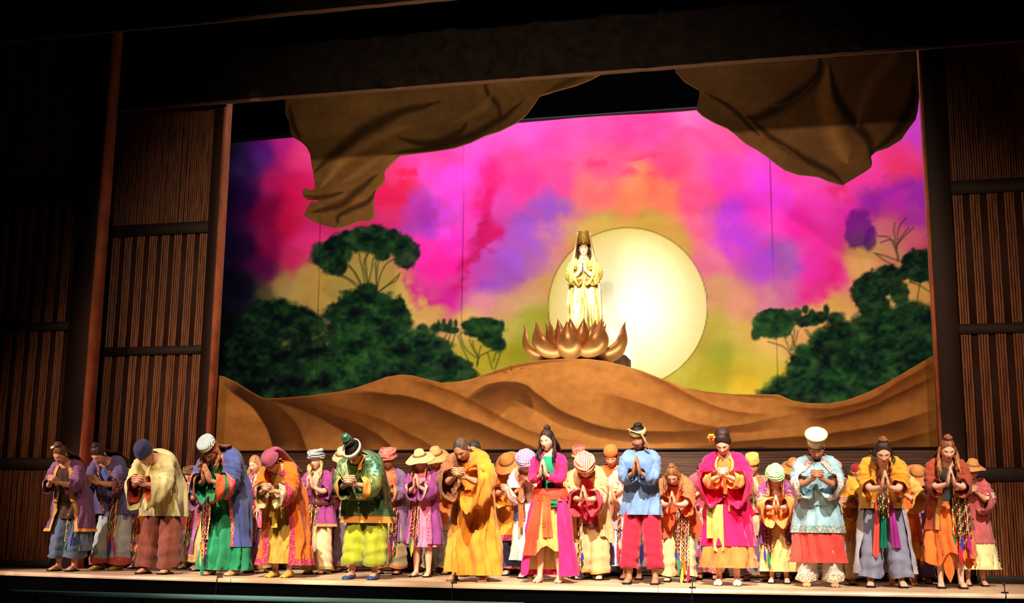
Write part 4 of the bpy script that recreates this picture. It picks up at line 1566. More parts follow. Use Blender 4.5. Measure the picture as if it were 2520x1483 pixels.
        if hem < z:
            a0, b0 = self.ab(0)
            k = int(max(2, (z - hem) / step))
            for i in range(1, k + 1):
                d = (z - hem) * i / k
                a = a0 * fit * xw + off + flare * d
                b = b0 * fit + off + flare * d * .85
                c = np.array((0, self.pel[1] * (1 - .55 * min(1, d / .7)), z - d))
                rows.append(c + np.outer(np.sin(ph) * a, (1, 0, 0)) + np.outer(np.cos(ph) * b, (0, -1, 0)))
                fr.append(.45 + .55 * i / k)
        R = np.array(rows)
        cosw = np.cos(ph)
        for j in range(4, len(R)):
            dz = np.maximum(R[j - 1, :, 2] - R[j, :, 2], 0) + .004
            lim = R[j - 1, :, 1] + hang * dz
            fw = cosw > 0.05
            R[j, fw, 1] = np.minimum(R[j, fw, 1], lim[fw])
            lim2 = R[j - 1, :, 1] - hang * dz
            bk = cosw < -0.05
            R[j, bk, 1] = np.maximum(R[j, bk, 1], np.minimum(lim2[bk], R[j, bk, 1] + .10))
        # folds: sharpened pleats that open towards the hem
        fr = np.array(fr)[:, None]
        rr = R[:, :, 2].mean(1)[:, None] * -28
        wv = ph[None, :] + .12 * np.sin(rr * .2 + seed) + .07 * np.sin(rr * .43 + seed * 2)
        f = np.sin(nfold * wv + seed) * .6 + np.sin((nfold * 1.7) * wv + seed * 1.7) * .4 + .5 * np.sin((nfold * .6) * wv + seed * 3)
        f = np.sign(f) * np.abs(f) ** .75
        f = f + .35 * np.sin(nfold * 3.1 * wv + seed * .7)
        ctr = R.mean(1, keepdims=True)
        d = R - ctr
        d[..., 2] = 0
        d /= np.linalg.norm(d, axis=2, keepdims=True) + 1e-6
        cr = (fbm(ph[None, :] * 2.6 + 20, rr * .16 + seed, 4, 5) - .5) * .034
        R = R + d * (f * fold * (fr ** 1.1 * 2.3 + .16) + cr)[..., None]
        return R, ph

    def garment(self, name, mat, t0=1.02, hem=.5, off=.03, flare=.2, hang=.35, gap=0.0, gaptop=None, gapmid=None, trim=None, trimw=.045, hemtrim=None, hemw=.05,
                side=None, label=None, hemvar=0.0, **k):
        """trunk of a coat, robe, tunic or dress. gap = half-angle of the front opening (0 closed)"""
        R, ph = self.rings(t0, hem, off, flare, hang, **k)
        nr, M = R.shape[:2]
        if hemvar:
            w = np.linspace(0, 1, nr) ** 4
            R[:, :, 2] += (w[:, None] * hemvar * (np.sin(ph * 3 + 1) + .6 * np.sin(ph * 7 + 2))[None, :])
        g = np.linspace(gap if gaptop is None else gaptop, gap, nr)
        if gapmid is not None:
            g = np.interp(np.linspace(0, 1, nr), [0, .38, 1], [gap if gaptop is None else gaptop, gapmid, gap])
        par = None
        if gap == 0 and gaptop is None and side is None:
            par = self.part(name, R.reshape(-1, 3), quads(nr, M, True), mat, label=label)
            cols = np.arange(M + 1) % M
            edge = None
        else:
            # re-sample columns between the two front edges
            lo, hi = (g, 2 * math.pi - g) if side is None else (np.full(nr, side[0]), np.full(nr, side[1]))
            n2 = M
            out = np.empty((nr, n2, 3))
            for j in range(nr):
                q = np.linspace(lo[j], hi[j], n2)
                q = (q + math.pi) % (2 * math.pi) - math.pi
                pp = np.r_[ph, math.pi]
                for c in range(3):
                    out[j, :, c] = np.interp(q, pp, np.r_[R[j, :, c], R[j, 0, c]])
            R = out
            par = self.part(name, R.reshape(-1, 3), quads(nr, n2), mat, label=label)
        if trim is not None and (gap or gaptop or side):
            for s in (0, 1):
                band = []
                for j in range(nr):
                    row = R[j] if s == 0 else R[j][::-1]
                    e = row[0]
                    d = np.r_[0, np.cumsum(np.linalg.norm(np.diff(row, axis=0), axis=1))]
                    pts = np.stack([np.interp(np.linspace(-.004, trimw, 4), d, row[:, c]) for c in range(3)], 1)
                    ctr = np.array((0, R[j][:, 1].mean(), 0))
                    nrm = pts - ctr
                    nrm[:, 2] = 0
                    nrm /= np.linalg.norm(nrm, axis=1, keepdims=True) + 1e-6
                    band.append(pts + nrm * .007)
                self.part('front_trim', np.array(band).reshape(-1, 3), quads(nr, 4), trim, par)
        if hemtrim is not None:
            k_ = max(2, int(round(hemw / (np.abs(R[-1, :, 2].mean() - R[-2, :, 2].mean()) + 1e-6))) + 1)
            B = R[-k_:]
            ctr = np.array((0, B[..., 1].mean(), 0))
            nrm = B - ctr
            nrm[..., 2] = 0
            nrm /= np.linalg.norm(nrm, axis=2, keepdims=True) + 1e-6
            B = B + nrm * .006
            closed = (gap == 0 and gaptop is None and side is None)
            self.part('hem_band', B.reshape(-1, 3), quads(B.shape[0], B.shape[1], closed), hemtrim, par)
        self.last = R
        return par

    def sleeves(self, mat, end=1.0, r0=.075, r1=.06, droop=0.0, cuff=None, cuffw=.05, par=None, sides=(-1, 1), bag=0.0, name='sleeve'):
        r0 = .07 + (r0 - .07) * .6 if name == 'sleeve' else r0 * .95
        for q in sides:
            root = self.sp(.92) + np.array((q * .07, 0, .0))
            P = smoothpath([root, self.sh[q], self.el[q], self.wr[q]], 40, 3)
            d = np.r_[0, np.cumsum(np.linalg.norm(np.diff(P, axis=0), axis=1))]
            total = d[-1]
            s = np.linspace(0, total * end, 30)
            P = np.stack([np.interp(s, d, P[:, c]) for c in range(3)], 1)
            n = 24
            f = np.linspace(0, 1, 30)
            r = np.interp(f, [0, .18, .5, 1], [r0 * .72, r0 * .84, (r0 * .84 + r1) / 2, r1]) + bag * np.sin(f * math.pi) ** 2
            T = np.gradient(P, axis=0)
            T /= np.linalg.norm(T, axis=1, keepdims=True) + 1e-9
            u = unit(np.cross((0, 1, 0), T[0]))
            a = np.linspace(0, 2 * math.pi, n, endpoint=False)
            V = []
            sd = random.random() * 9
            for i in range(30):
                u = unit(u - T[i] * (u @ T[i]))
                v = np.cross(T[i], u)
                w = 1 + .08 * np.sin(5 * a + sd + i * .35) * min(1, f[i] * 2) + .07 * np.sin(i * 1.25 + 2 * a + sd) + .05 * np.sin(i * 2.3 - 3 * a)
                ring = np.outer(np.cos(a) * r[i] * w, u) + np.outer(np.sin(a) * r[i] * w, v)
                dn = np.clip(-ring[:, 2] / (r[i] + 1e-6), 0, 1)
                ring[:, 2] -= dn * droop * f[i] ** 2.2
                V.append(P[i] + ring)
            V = np.array(V)
            sl = self.part(name, V.reshape(-1, 3), quads(30, n, True), mat, par)
            if cuff is not None:
                k = max(3, int(cuffw / (total * end / 29)) + 2)
                B = V[-k:]
                B = P[-k:, None, :] + (B - P[-k:, None, :]) * 1.0
                nr = B - P[-k:, None, :]
                nr /= np.linalg.norm(nr, axis=2, keepdims=True) + 1e-6
                B = B + nr * .006
                self.part('cuff', B.reshape(-1, 3), quads(k, n, True), cuff, sl if par is None else par)

    def trousers(self, mat, r=(.115, .10, .095), hem=.10, hemtrim=None, hemw=.05, bunch=.010, label=None):
        parts, bands = [], []
        for q in (-1, 1):
            h = self.hip[q] + np.array((0, 0, .05))
            a0 = self.ank[q].copy()
            foot = np.array((a0[0], a0[1], hem))
            P = smoothpath([h, self.hip[q], self.kne[q] * 1.0, foot], 34, 2)
            f = np.linspace(0, 1, 34)
            rr = np.interp(f, [0, .22, .5, 1], (.088, min(r[0], .112), r[1], r[2])) * math.sqrt(self.build)
            a = np.linspace(0, 2 * math.pi, 26, endpoint=False)
            sd = random.random() * 9
            V = []
            for i in range(34):
                w = 1 + .06 * np.sin(4 * a + sd + f[i] * 2) * (f[i] + .2) + .035 * np.sin(7 * a - sd) * f[i]
                z = P[i][2] + .012 * np.sin(a * 2 + i * .9 + sd) * bunch / .01 * (f[i] > .35) * f[i]
                b = bunch * np.sin(i * 1.25 + 1.5 * np.sin(a + sd)) * (f[i] ** 2)
                V.append(np.stack([P[i][0] + np.sin(a) * (rr[i] * w + b), P[i][1] - np.cos(a) * (rr[i] * w * 1.05 + b), z + 0 * a], 1))
            V = np.array(V)
            parts.append((V.reshape(-1, 3), quads(34, 26, True)))
            if hemtrim is not None:
                k = max(2, int(hemw / (.8 / 33)) + 1)
                B = V[-k:]
                c = P[-k:, None, :]
                d = B - c
                d[..., 2] = 0
                d /= np.linalg.norm(d, axis=2, keepdims=True) + 1e-6
                bands.append(((B + d * .006).reshape(-1, 3), quads(k, 26, True)))
        V, F = join(parts)
        t = self.part('trousers', V, F, mat, label=label)
        for b in bands:
            self.part('trouser_hem', *b, hemtrim, t)
        return t

    def skirt(self, mat, top=.98, hem=.2, off=.02, flare=.22, nfold=12, fold=.014, name='skirt', hemvar=0.0, label=None, hemtrim=None, hemw=.05, side=None, hang=.6):
        t0 = max(0.02, (top - self.pel[2]) / .52)
        return self.garment(name, mat, t0=t0, hem=hem, off=off, flare=flare, hang=hang, fold=fold, nfold=nfold, hemvar=hemvar, label=label, hemtrim=hemtrim, hemw=hemw, side=side)

    def sash(self, mat, t=.18, h=.10, off=.05, label=None):
        rows = []
        M = 48
        ph = np.linspace(-math.pi, math.pi, M, endpoint=False)
        for i in range(7):
            f = i / 6
            tt = t + (f - .5) * h / .52
            c, an = self.station(tt)
            a, b = self.ab(tt)
            N = np.array((0, -math.cos(an), -math.sin(an)))
            o = off + .010 * math.sin(f * math.pi) + .006 * np.sin(i * 2.2 + 2 * ph)
            rows.append(c + np.outer(np.sin(ph) * (a + o), (1, 0, 0)) + (np.cos(ph) * (b + o))[:, None] * N[None, :])
        self.front = rows[3][M // 2]
        return self.part('sash', np.array(rows).reshape(-1, 3), quads(7, M, True), mat, label=label)

    def strip(self, name, mat, x, y, z0, z1, w0, w1, par=None, slant=0.0, label=None, wave=.012, point=0.0):
        """a hanging tail of cloth"""
        n, m = 16, 9
        u = np.linspace(-1, 1, m)
        sd = random.random() * 6
        V = []
        for i in range(n):
            f = i / (n - 1)
            w = w0 + (w1 - w0) * f
            V.append(np.stack([x + slant * f + u * w / 2, y - .01 + wave * np.sin(u * 3.4 + sd + f * 2) * (.4 + f) + .01 * np.sin(f * 9),
                               z0 + (z1 - z0) * f - point * (1 - np.abs(u)) * f ** 6], 1))
        o = self.part(name, np.array(V).reshape(-1, 3), quads(n, m), mat, par, label=label)
        return o

    def front_y(self, x, z, off=.03):
        """how far forward the last garment reaches at (x, z)"""
        R = self.last.reshape(-1, 3)
        m = (np.abs(R[:, 2] - z) < .05) & (np.abs(R[:, 0] - x) < .05)
        y = R[m][:, 1].min() if m.any() else self.pel[1] - .17
        return y - off

    def tassels(self, x, top=.98, length=.5, n=5, palette=0, ribbons=True, spread=.10, y=None):
        """bundle of plaited multicoloured cords with ribbon ends"""
        PAL = [[(238, 226, 200), (30, 24, 30), (190, 40, 40), (226, 180, 60)], [(200, 50, 60), (240, 200, 90), (40, 90, 80), (30, 24, 40)],
               [(230, 200, 140), (40, 34, 40), (220, 120, 50), (120, 50, 90)]][palette % 3]
        RIB = [(206, 40, 60), (36, 120, 84), (60, 50, 150), (226, 180, 70), (200, 40, 130), (230, 120, 50), (40, 40, 60)]
        n = int(n * 1.6)
        for i in range(n):
            xx = x + (i - (n - 1) / 2) * spread / max(n - 1, 1)
            yy = (self.front_y(xx, top - .15) if y is None else y) - .014 * (i % 3)
            L = length * random.uniform(.72, 1.05)
            k = int(L / .012)
            z = np.linspace(top, top - L, k)
            sw = random.uniform(-.03, .03)
            f = np.linspace(0, 1, k)
            P = np.stack([xx + sw * f + .004 * np.sin(f * 12 + i), yy - .02 * f + 0 * z, z], 1)
            r = .0078 + .0014 * np.sin(np.arange(k) * 1.9)
            V, F = tube(P, r, None, 6, ref=(0, 1, 0), cap=False)
            cols = np.array([lin(PAL[(j // 2 + i) % 4]) for j in range(k)])
            ring = np.repeat(cols, 6, axis=0)
            ring.reshape(k, 6, 3)[1::2, 3:] = lin(PAL[(i + 1) % 4])
            cd_ = self.part('tassel_cord', V, F, vcol('plaited_cord', .8, .2), col=ring)
            if ribbons and i % 3 != 1:
                c = RIB[(i * 3 + palette) % 7]
                zz = top - L
                m = 5
                V = []
                for j in range(7):
                    g = j / 6
                    w = (.008 + .013 * math.sin(g * 2.6)) * (1 - .85 * max(0, g - .75) * 4)
                    V.append(np.stack([xx + sw + .015 * math.sin(i) * g + np.linspace(-w, w, m), np.full(m, yy - .02) + .008 * np.sin(np.linspace(0, 4, m) + i), zz - (.12 + .05 * (i % 3)) * g + .02 * np.linspace(-1, 1, m) * g * (1 if i % 4 else -1)], 1))
                self.part('ribbon', np.array(V).reshape(-1, 3), quads(7, m), cloth(c), cd_)

    # ---- head: local helper
    def hpart(self, name, V, F, mat, parent=None, label=None, col=None, k=1.0):
        V = np.asarray(V, float) * k * (1.06 if self.female else 1.10)
        return self.part(name, V @ self.HM.T + self.hc, clean(F) if isinstance(F, np.ndarray) and F.shape[1] == 4 and (F[:, 2] == F[:, 3]).any() else F, mat, parent, col, label)

    def hair(self, style='short', color=None, vol=1.0, front=.066, name='hair', ridges=26, side_low=-.045, nape=-.085):
        """hair mass over the skull down to a hairline"""
        c = color or self.hairc
        m = hairmat(c)
        nu, nv = 64, 18
        if style == 'short':
            front, vol = max(front, .078), vol * .55
        ph = np.linspace(-math.pi, math.pi, nu, endpoint=False)
        ap = np.abs(ph)
        zline = np.interp(ap, [0, .45, .95, 1.25, 1.6, 2.1, math.pi], [front, front - .008, .034, -.004, side_low if style != 'short' else -.02, nape + .01, nape])
        ct = np.clip(zline / .118, -.97, .97)
        tmax = np.arccos(ct)
        rows = []
        for j in range(nv):
            t = tmax * j / (nv - 1)
            th = 1.0 + (.085 * vol) * np.clip(1.25 - 1.0 * (j / (nv - 1)) ** 2, 0, 2)
            th = th + .012 * vol * np.sin(ph * ridges + .6 * np.sin(j * .5)) + .02 * vol * (fbm(ph * 3, np.full(nu, j * .4), 2, 4) - .5)
            if j == nv - 1:
                th = 1.015
            x = np.sin(t) * np.sin(ph) * .077 * th
            y = -np.sin(t) * np.cos(ph) * .098 * th
            z = np.cos(t) * .116 * th
            low = np.clip(-np.cos(t), 0, 1)
            x = x * (1 - .18 * low)
            y = np.where(y > 0, y - .03 * low, y)
            rows.append(np.stack([x, y, z], 1))
        h = self.hpart(name, np.array(rows).reshape(-1, 3), quads(nv, nu, True), m)
        self.hobj = h
        return h

    def bun(self, pos=(0, .01, .13), r=(.038, .038, .034), color=None):
        c = color or self.hairc
        parts = [ellipsoid(pos, r, 14, 9)]
        a = np.linspace(0, 2 * math.pi * 1.9, 30)
        P = np.stack([pos[0] + np.cos(a) * r[0] * .95, pos[1] + np.sin(a) * r[1] * .95, pos[2] - r[2] * .35 + .5 * r[2] * a / a[-1]], 1)
        parts.append(tube(P, .012, None, 7, cap=False))
        V, F = join(parts)
        return self.hpart('bun', V, F, hairmat(c), self.hobj)

    def longhair(self, where='back', n=10, length=.32, color=None, r=.017, wave=.012, xs=.085):
        """heavy locks: over the back, or hanging plumb before the shoulders"""
        c = color or self.hairc
        k = 1.06 if self.female else 1.1
        parts = []
        for i in range(n):
            u = (i / (n - 1) - .5) * 2 if n > 1 else 0
            L = length * random.uniform(.8, 1.1)
            if where == 'back':
                p0 = self.hc + self.HM @ (np.array((u * .066, .06 + .03 * (1 - u * u), .01)) * k)
                pts = [p0, self.hc + self.HM @ (np.array((u * .085, .092, -.07)) * k)]
                tt = .96
                while L > 0:
                    cc, an = self.station(tt)
                    a_, b_ = self.ab(min(tt, .9))
                    N = np.array((0, math.cos(an), math.sin(an)))
                    pts.append(cc + N * (b_ + .045) + np.array((u * xs * 1.25, 0, 0)))
                    tt -= .13
                    L -= .068
            else:
                s = 1 if i % 2 else -1
                w = (i // 2) / max(1, (n // 2 - 1))
                p0 = self.hc + self.HM @ (np.array((s * (.070 + .004 * w), .03 - .05 * w, .035)) * k)
                p1 = self.hc + self.HM @ (np.array((s * (.086 + .004 * w), .02 - .045 * w, -.03)) * k)
                pts = [p0, p1]
                m = 6
                for j in range(1, m + 1):
                    pts.append(p1 + np.array((s * .012 * w, -.012 * j, -L * j / m)))
            P = smoothpath(pts, 22, 2)
            f = np.linspace(0, 1, 22)
            P[:, 0] += wave * np.sin(f * 9 + i * 1.7) * f
            P[:, 1] += wave * np.cos(f * 8 + i * 2.3) * f
            rr = r * np.interp(f, [0, .12, .75, 1], [.5, 1, 1, .15]) * random.uniform(.8, 1.15)
            parts.append(tube(P, rr, rr * .7, 7))
        for sub in ([parts] if where == 'back' else [parts[0::2], parts[1::2]]):
            V, F = join(sub)
            self.part('long_hair', V, clean(F), hairmat(c), self.hobj)

    # ---- hats (head space: skull top z = .116, hat brow line about z = .05)
    def turban(self, mat, mat2=None, h=.10, R=.105, seed=1, z0=.038, tilt=.12, loose=1.0, label=None):
        rs = random.Random(seed)
        dome, F = lathe([(.001, z0 + h * 1.04), (R * .45, z0 + h), (R * .82, z0 + h * .75), (R * .98, z0 + h * .4), (R * .93, z0 - .004), (R * .86, z0 - .01)], 28)
        dome[:, 1] *= 1.14
        o = self.hpart('turban', dome, F, mat, label=label)
        n = 7
        for i in range(n):
            f = i / (n - 1)
            a = np.linspace(0, 2 * math.pi, 40)
            tx, ty = rs.uniform(-.32, .32) * loose, rs.uniform(-.22, .22) * loose
            zz = z0 + h * (.08 + .72 * f)
            rr = R * math.sqrt(max(.15, 1 - (f * .80) ** 2.2)) * 1.01
            P = np.stack([np.sin(a) * rr, -np.cos(a) * rr * 1.14, zz + np.sin(a) * rr * tx + np.cos(a) * rr * ty + .004 * np.sin(a * 5 + i)], 1)
            V, F = tube(P, .0145 + .004 * np.sin(a * 3 + i), .011, 8, cap=False)
            self.hpart('turban_fold', V, F, mat2 if (mat2 and i % 2) else mat, o)
        return o

    def straw(self, c=(214, 172, 96), R=.20, crown=.07, drop=.05, z0=.06, label=None):
        pr = [(.001, z0 + crown), (.035, z0 + crown), (.058, z0 + crown * .88), (.078, z0 + crown * .3), (.095, z0 + .004), (.13, z0 - drop * .35), (R * .9, z0 - drop * .85), (R, z0 - drop), (R * .99, z0 - drop - .010), (R * .9, z0 - drop * .95), (.10, z0 - .012), (.084, z0 - .006)]

        def wob(V, a, pr_):
            f = np.clip((pr_[:, 0] - .09) / .1, 0, 1)[:, None]
            V[..., 2] += f * .016 * np.sin(2 * a + 1)[None, :] + f * .006 * np.sin(5 * a)[None, :]
            return V
        V, F = lathe(pr, 40, wob)
        o = self.hpart('straw_hat', V, F, strawmat(c), label=label)
        V, F = lathe([(.080, z0 + .026), (.0815, z0 + .024), (.097, z0 + .006), (.094, z0 + .004)], 32)
        self.hpart('hat_band', V, F, cloth((150, 96, 50)), o)
        return o

    def cap(self, mat, pr, name='cap', label=None, band=None, bandr=None, sq=1.12, n=32, top=None, tilt=0.0):
        V, F = lathe(pr, n)
        V[:, 1] *= sq
        if tilt:
            V = V @ rx(tilt).T
        o = self.hpart(name, V, F, mat, label=label)
        if band is not None:
            V, F = lathe(bandr, n)
            V[:, 1] *= sq
            if tilt:
                V = V @ rx(tilt).T
            self.hpart('hat_band', V, F, band, o)
        if top is not None:
            V, F = lathe(top[1], n)
            V[:, 1] *= sq
            self.hpart('hat_top', V, F, top[0], o)
        return o
# ================================================================== THE CAST
DKBR, BLACKH, BROWN, BLOND, AUB = (52, 32, 22), (26, 20, 20), (92, 56, 34), (196, 158, 104), (120, 70, 40)
SK1, SK2, SK3 = (226, 168, 138), (208, 148, 114), (176, 118, 86)
T_GOLD = trimmat((206, 148, 60), (150, 70, 40), (236, 200, 120))
T_MAG = trimmat((178, 36, 84), (236, 150, 90), (120, 20, 60), 26)
T_RED = trimmat((190, 60, 48), (240, 226, 190), (70, 30, 60), 44)
T_PINK = trimmat((206, 70, 130), (244, 220, 170), (120, 30, 80), 40)
T_CREAM = trimmat((226, 206, 170), (190, 60, 50), (60, 90, 110), 36)
T_BLK = trimmat((60, 36, 50), (236, 210, 160), (190, 50, 60), 46)
T_ORANGE = trimmat((232, 150, 52), (204, 96, 36), (246, 190, 90), 30)
T_GOLDBLK = trimmat((206, 176, 80), (40, 34, 30), (240, 226, 170), 40)

# ---------------- front row, left to right
p = Person('woman in plum coat with gold-trimmed front and topknot, standing farthest left', 160, 1405, 1096, bow=32, hp=40, hy=-6, hair=BROWN, skin=SK2, build=1.12, hands='clasp', hz=-.02, stance=.12)
p.trousers(cloth((92, 106, 128)), (.13, .125, .135), .17)
p.garment('blouse', cloth((74, 48, 36)), 1.0, .66, .03, .1, .4)
p.garment('coat', cloth((124, 78, 118)), 1.03, .50, .05, .34, .25, gap=.62, gaptop=.5, gapmid=.34, trim=T_GOLD, trimw=.05, hemtrim=T_ORANGE, hemw=.03)
p.sleeves(cloth((124, 78, 118)), .78, .095, .085, .03)
p.skirt(cloth((112, 130, 160)), .8, .26, .02, .2, side=(.9, 2.6), name='skirt_panel')
p.tassels(.10, .72, .34, 4, 1)
p.hair('long', front=.074)
p.bun((0, .012, .135), (.04, .04, .036))
p.longhair('back', 9, .34)
V, F = join([ellipsoid((-.045 + .016 * math.cos(k), -.03 + .016 * math.sin(k), .125), (.012, .012, .009), 8, 6) for k in range(6)])
p.hpart('hair_flower', V, F, plain('white_petals', (240, 232, 214), .6), p.hobj)

p = Person('woman with dark half-up hair in slate-purple tunic and silvery wide trousers', 266, 1404, 1094, bow=46, hp=48, hy=-8, hair=DKBR, skin=SK2, hands='clasp', shoe='gold', stance=.12, row=1.75)
p.trousers(cloth((176, 182, 176)), (.12, .125, .145), .07, trimmat((186, 60, 56), (230, 150, 60), (120, 30, 60), 30), .075)
p.garment('undertunic', cloth((96, 104, 176)), 1.0, .60, .02, .1, .4)
p.garment('tunic', cloth((92, 82, 124)), 1.03, .66, .045, .32, .3, gap=.30, gaptop=.32, gapmid=.2, trim=T_BLK, trimw=.05)
p.sleeves(cloth((92, 82, 124)), .74, .088, .09, .05, T_BLK, .09)
p.tassels(.07, .84, .46, 6, 1, spread=.14)
p.hair('long')
p.bun((0, .01, .128), (.03, .03, .03))
p.longhair('back', 9, .36, wave=.02)

p = Person('man in cream wide-sleeved robe, brown trousers and navy knit cap', 385, 1412, 1090, bow=54, hp=54, hy=-4, female=False, build=1.02, skin=SK2, hair=(120, 110, 100), hands='clasp', stance=.13)
p.trousers(cloth((128, 66, 50)), (.14, .13, .125), .07)
p.garment('robe', cloth((216, 200, 136)), 1.04, .62, .055, .14, .3, fold=.016)
p.sleeves(cloth((216, 200, 136)), .96, .11, .10, .17)
p.sleeves(cloth((190, 56, 30)), .93, .07, .078, .11, name='sleeve_lining')
p.strip('neck_band', cloth((226, 214, 160)), .03, p.front_y(.03, 1.1, .01), 1.22, .98, .035, .03, slant=-.04)
p.hair('short', (150, 140, 128))
p.cap(cloth((50, 50, 80)), [(.001, .142), (.03, .142), (.06, .13), (.080, .10), (.087, .06), (.088, .03), (.084, .022)], 'knit_cap', band=cloth((44, 44, 72)), bandr=[(.086, .056), (.092, .05), (.092, .026), (.086, .02)])

p = Person('bearded long-haired man in navy coat over a green robe with striped cap', 545, 1415, 1084, bow=52, hp=56, hy=-6, female=False, build=1.02, skin=SK3, hair=AUB, beard=(110, 66, 40), hands='pray', hz=.06, shoe='tan', stance=.14)
p.garment('robe', cloth((34, 132, 84)), 1.02, .06, .035, .16, .35, fold=.02, nfold=9)
p.sleeves(cloth((34, 132, 84)), .94, .075, .09, .14, trimmat((206, 84, 40), (236, 140, 60), (160, 40, 40), 30), .10, name='under_sleeve')
p.garment('coat', cloth((72, 82, 136)), 1.04, .30, .065, .15, .22, gap=.55, gaptop=.55, gapmid=.42, trim=T_RED, trimw=.045)
p.sleeves(cloth((72, 82, 136)), .72, .115, .115, .05, T_RED, .06)
p.tassels(-.12, .92, .72, 5, 2, spread=.10)
p.hair('long', vol=1.5)
p.longhair('front', 16, .17, r=.015, wave=.02)
p.longhair('back', 10, .10, r=.016, wave=.02)
p.cap(stripemat((236, 222, 180), (70, 90, 130), 22, 0), [(.001, .150), (.06, .152), (.082, .146), (.088, .13), (.088, .095), (.084, .09)], 'kufi_cap', band=stripemat((50, 60, 96), (226, 210, 160), 30, 0), bandr=[(.087, .108), (.0905, .106), (.0905, .088), (.085, .084)])

p = Person('woman in orange robe with magenta bands and mauve headscarf, bowing deeply', 692, 1420, 1112, bow=52, hp=54, hy=-8, hair=BLACKH, skin=SK2, build=1, hands='clasp', shoe='yellow', stance=.09)
p.garment('dress', cloth((196, 154, 62)), 1.0, .16, .025, .15, .35, fold=.018)
p.garment('robe', cloth((226, 108, 26)), 1.04, .14, .055, .24, .22, gap=.52, gaptop=.5, gapmid=.40, trim=T_MAG, trimw=.075, hemtrim=T_MAG, hemw=.06, fold=.018)
p.sleeves(cloth((226, 108, 26)), .80, .10, .10, .06, T_MAG, .08)
p.sleeves(cloth((204, 176, 120)), .93, .07, .085, .10, T_CREAM, .04, name='under_sleeve')
p.strip('sash_tail', cloth((214, 176, 50)), -.04, p.front_y(-.04, .8, .02), 1.0, .56, .09, .07)
p.strip('sash_tail', cloth((198, 158, 40)), -.12, p.front_y(-.12, .8, .02), .98, .68, .10, .11)
p.hair('long')
sc = p.cap(cloth((150, 70, 92)), [(.001, .140), (.04, .138), (.075, .115), (.092, .07), (.094, .04), (.088, .034)], 'headscarf', band=cloth((134, 58, 80)), bandr=[(.092, .06), (.102, .05), (.098, .034), (.09, .03)])
P = smoothpath([p.hc + p.HM @ np.array((.02, .09, .10)), p.hc + p.HM @ np.array((.05, .15, .05)), p.sp(.92) + np.array((.10, .15, .06)), p.sp(.7) + np.array((.13, .19, .02))], 14)
V, F = tube(P, np.linspace(.055, .075, 14), np.linspace(.03, .02, 14), 12)
p.part('scarf_tail', V, clean(F), cloth((150, 70, 92)), sc)

p = Person('man in shimmering teal brocade tunic and lime trousers with tall topknot hat', 892, 1425, 1090, bow=48, hp=54, hy=-6, female=False, build=1.1, skin=SK2, hair=BLACKH, hands='clasp', shoe='blue', stance=.14)
TEAL = brocade((14, 96, 92), (150, 160, 74))
p.trousers(cloth((170, 176, 44)), (.145, .135, .125), .15, cloth((140, 150, 40)), .03)
p.garment('tunic', TEAL, 1.05, .60, .06, .30, .25, hemtrim=T_ORANGE, hemw=.07, fold=.02)
p.sleeves(TEAL, .93, .115, .085, .06, T_ORANGE, .085, bag=.02)
p.strip('collar_band', T_ORANGE, .07, p.front_y(.07, 1.2, .0), 1.30, 1.16, .04, .04, slant=-.03)
p.hair('long', vol=1.4, front=.055)
p.bun((0, .015, .155), (.046, .05, .042))
p.cap(brocade((16, 90, 80), (120, 150, 90)), [(.001, .275), (.02, .275), (.034, .26), (.036, .235), (.044, .228), (.046, .20), (.050, .19), (.050, .175), (.02, .17)], 'topknot_hat', band=cloth((22, 30, 34)), bandr=[(.046, .226), (.048, .222), (.048, .212), (.045, .208)], n=24)
p.cap(plain('ivory_band', (226, 214, 180), .5), [(.088, .088), (.098, .085), (.100, .066), (.097, .046), (.086, .043)], 'headband', sq=1.16)
pp = p

p = Person('shaven-headed monk in flowing yellow-orange robe with one brown sleeve', 1155, 1430, 1078, bow=44, hp=48, hy=-10, female=False, build=1, skin=SK2, hair=(70, 54, 46), hands='clasp', hz=.04, stance=.17, shoe='sandal_brown')
YEL = cloth((228, 142, 42))
p.garment('tunic', cloth((156, 100, 66)), 1.03, .40, .035, .1, .3)
p.sleeves(cloth((156, 100, 66)), .86, .12, .12, .12, sides=(-1,), bag=.02)
p.garment('lower_robe', cloth((232, 154, 58)), .3, .10, .05, .16, .3, fold=.022, nfold=8)
p.garment('robe', YEL, 1.05, .07, .075, .20, .2, side=(-.35, 3.6), fold=.022, nfold=7)
p.sleeves(YEL, .88, .14, .15, .22, sides=(1,), bag=.03)
p.hair('short', (84, 66, 56), vol=.3, front=.088)

p = Person('woman with long dark hair in bright pink cardigan and swirl-print sash skirt', 1352, 1433, 1060, bow=9, hp=16, hy=-14, hair=(44, 26, 24), skin=SK1, eyes=2, hands='pray', hz=-.02, shoe='pink', stance=.12, build=.95)
MAG = cloth((228, 38, 112))
p.skirt(MAG, .96, .08, .055, .20, 10, .02, 'overskirt', side=(.55, 5.4))
p.skirt(cloth((228, 160, 88)), .98, .34, .03, .20, 12, .018, 'skirt', hemvar=.05)
p.skirt(cloth((246, 206, 128)), .9, .14, .02, .18, 12, .018, 'skirt_back', side=(1.4, 4.9))
p.garment('bodice', cloth((40, 150, 108)), .97, .90, .014, .1, 1.2, fold=.002)
p.garment('cardigan', MAG, 1.03, .93, .03, .1, .8, gap=.5, gaptop=.5, fold=.004)
p.sleeves(MAG, .97, .078, .046)
SW = swirlmat((188, 26, 34), (236, 96, 34))
s_ = p.sash(SW, .12, .15, .052)
p.strip('sash_tail', SW, -.10, p.front[1] - .015, .97, .30, .10, .18, s_, slant=-.10)
p.strip('sash_tail', swirlmat((206, 50, 30), (244, 120, 40)), .0, p.front[1] - .03, .96, .50, .09, .12, s_, slant=.02)
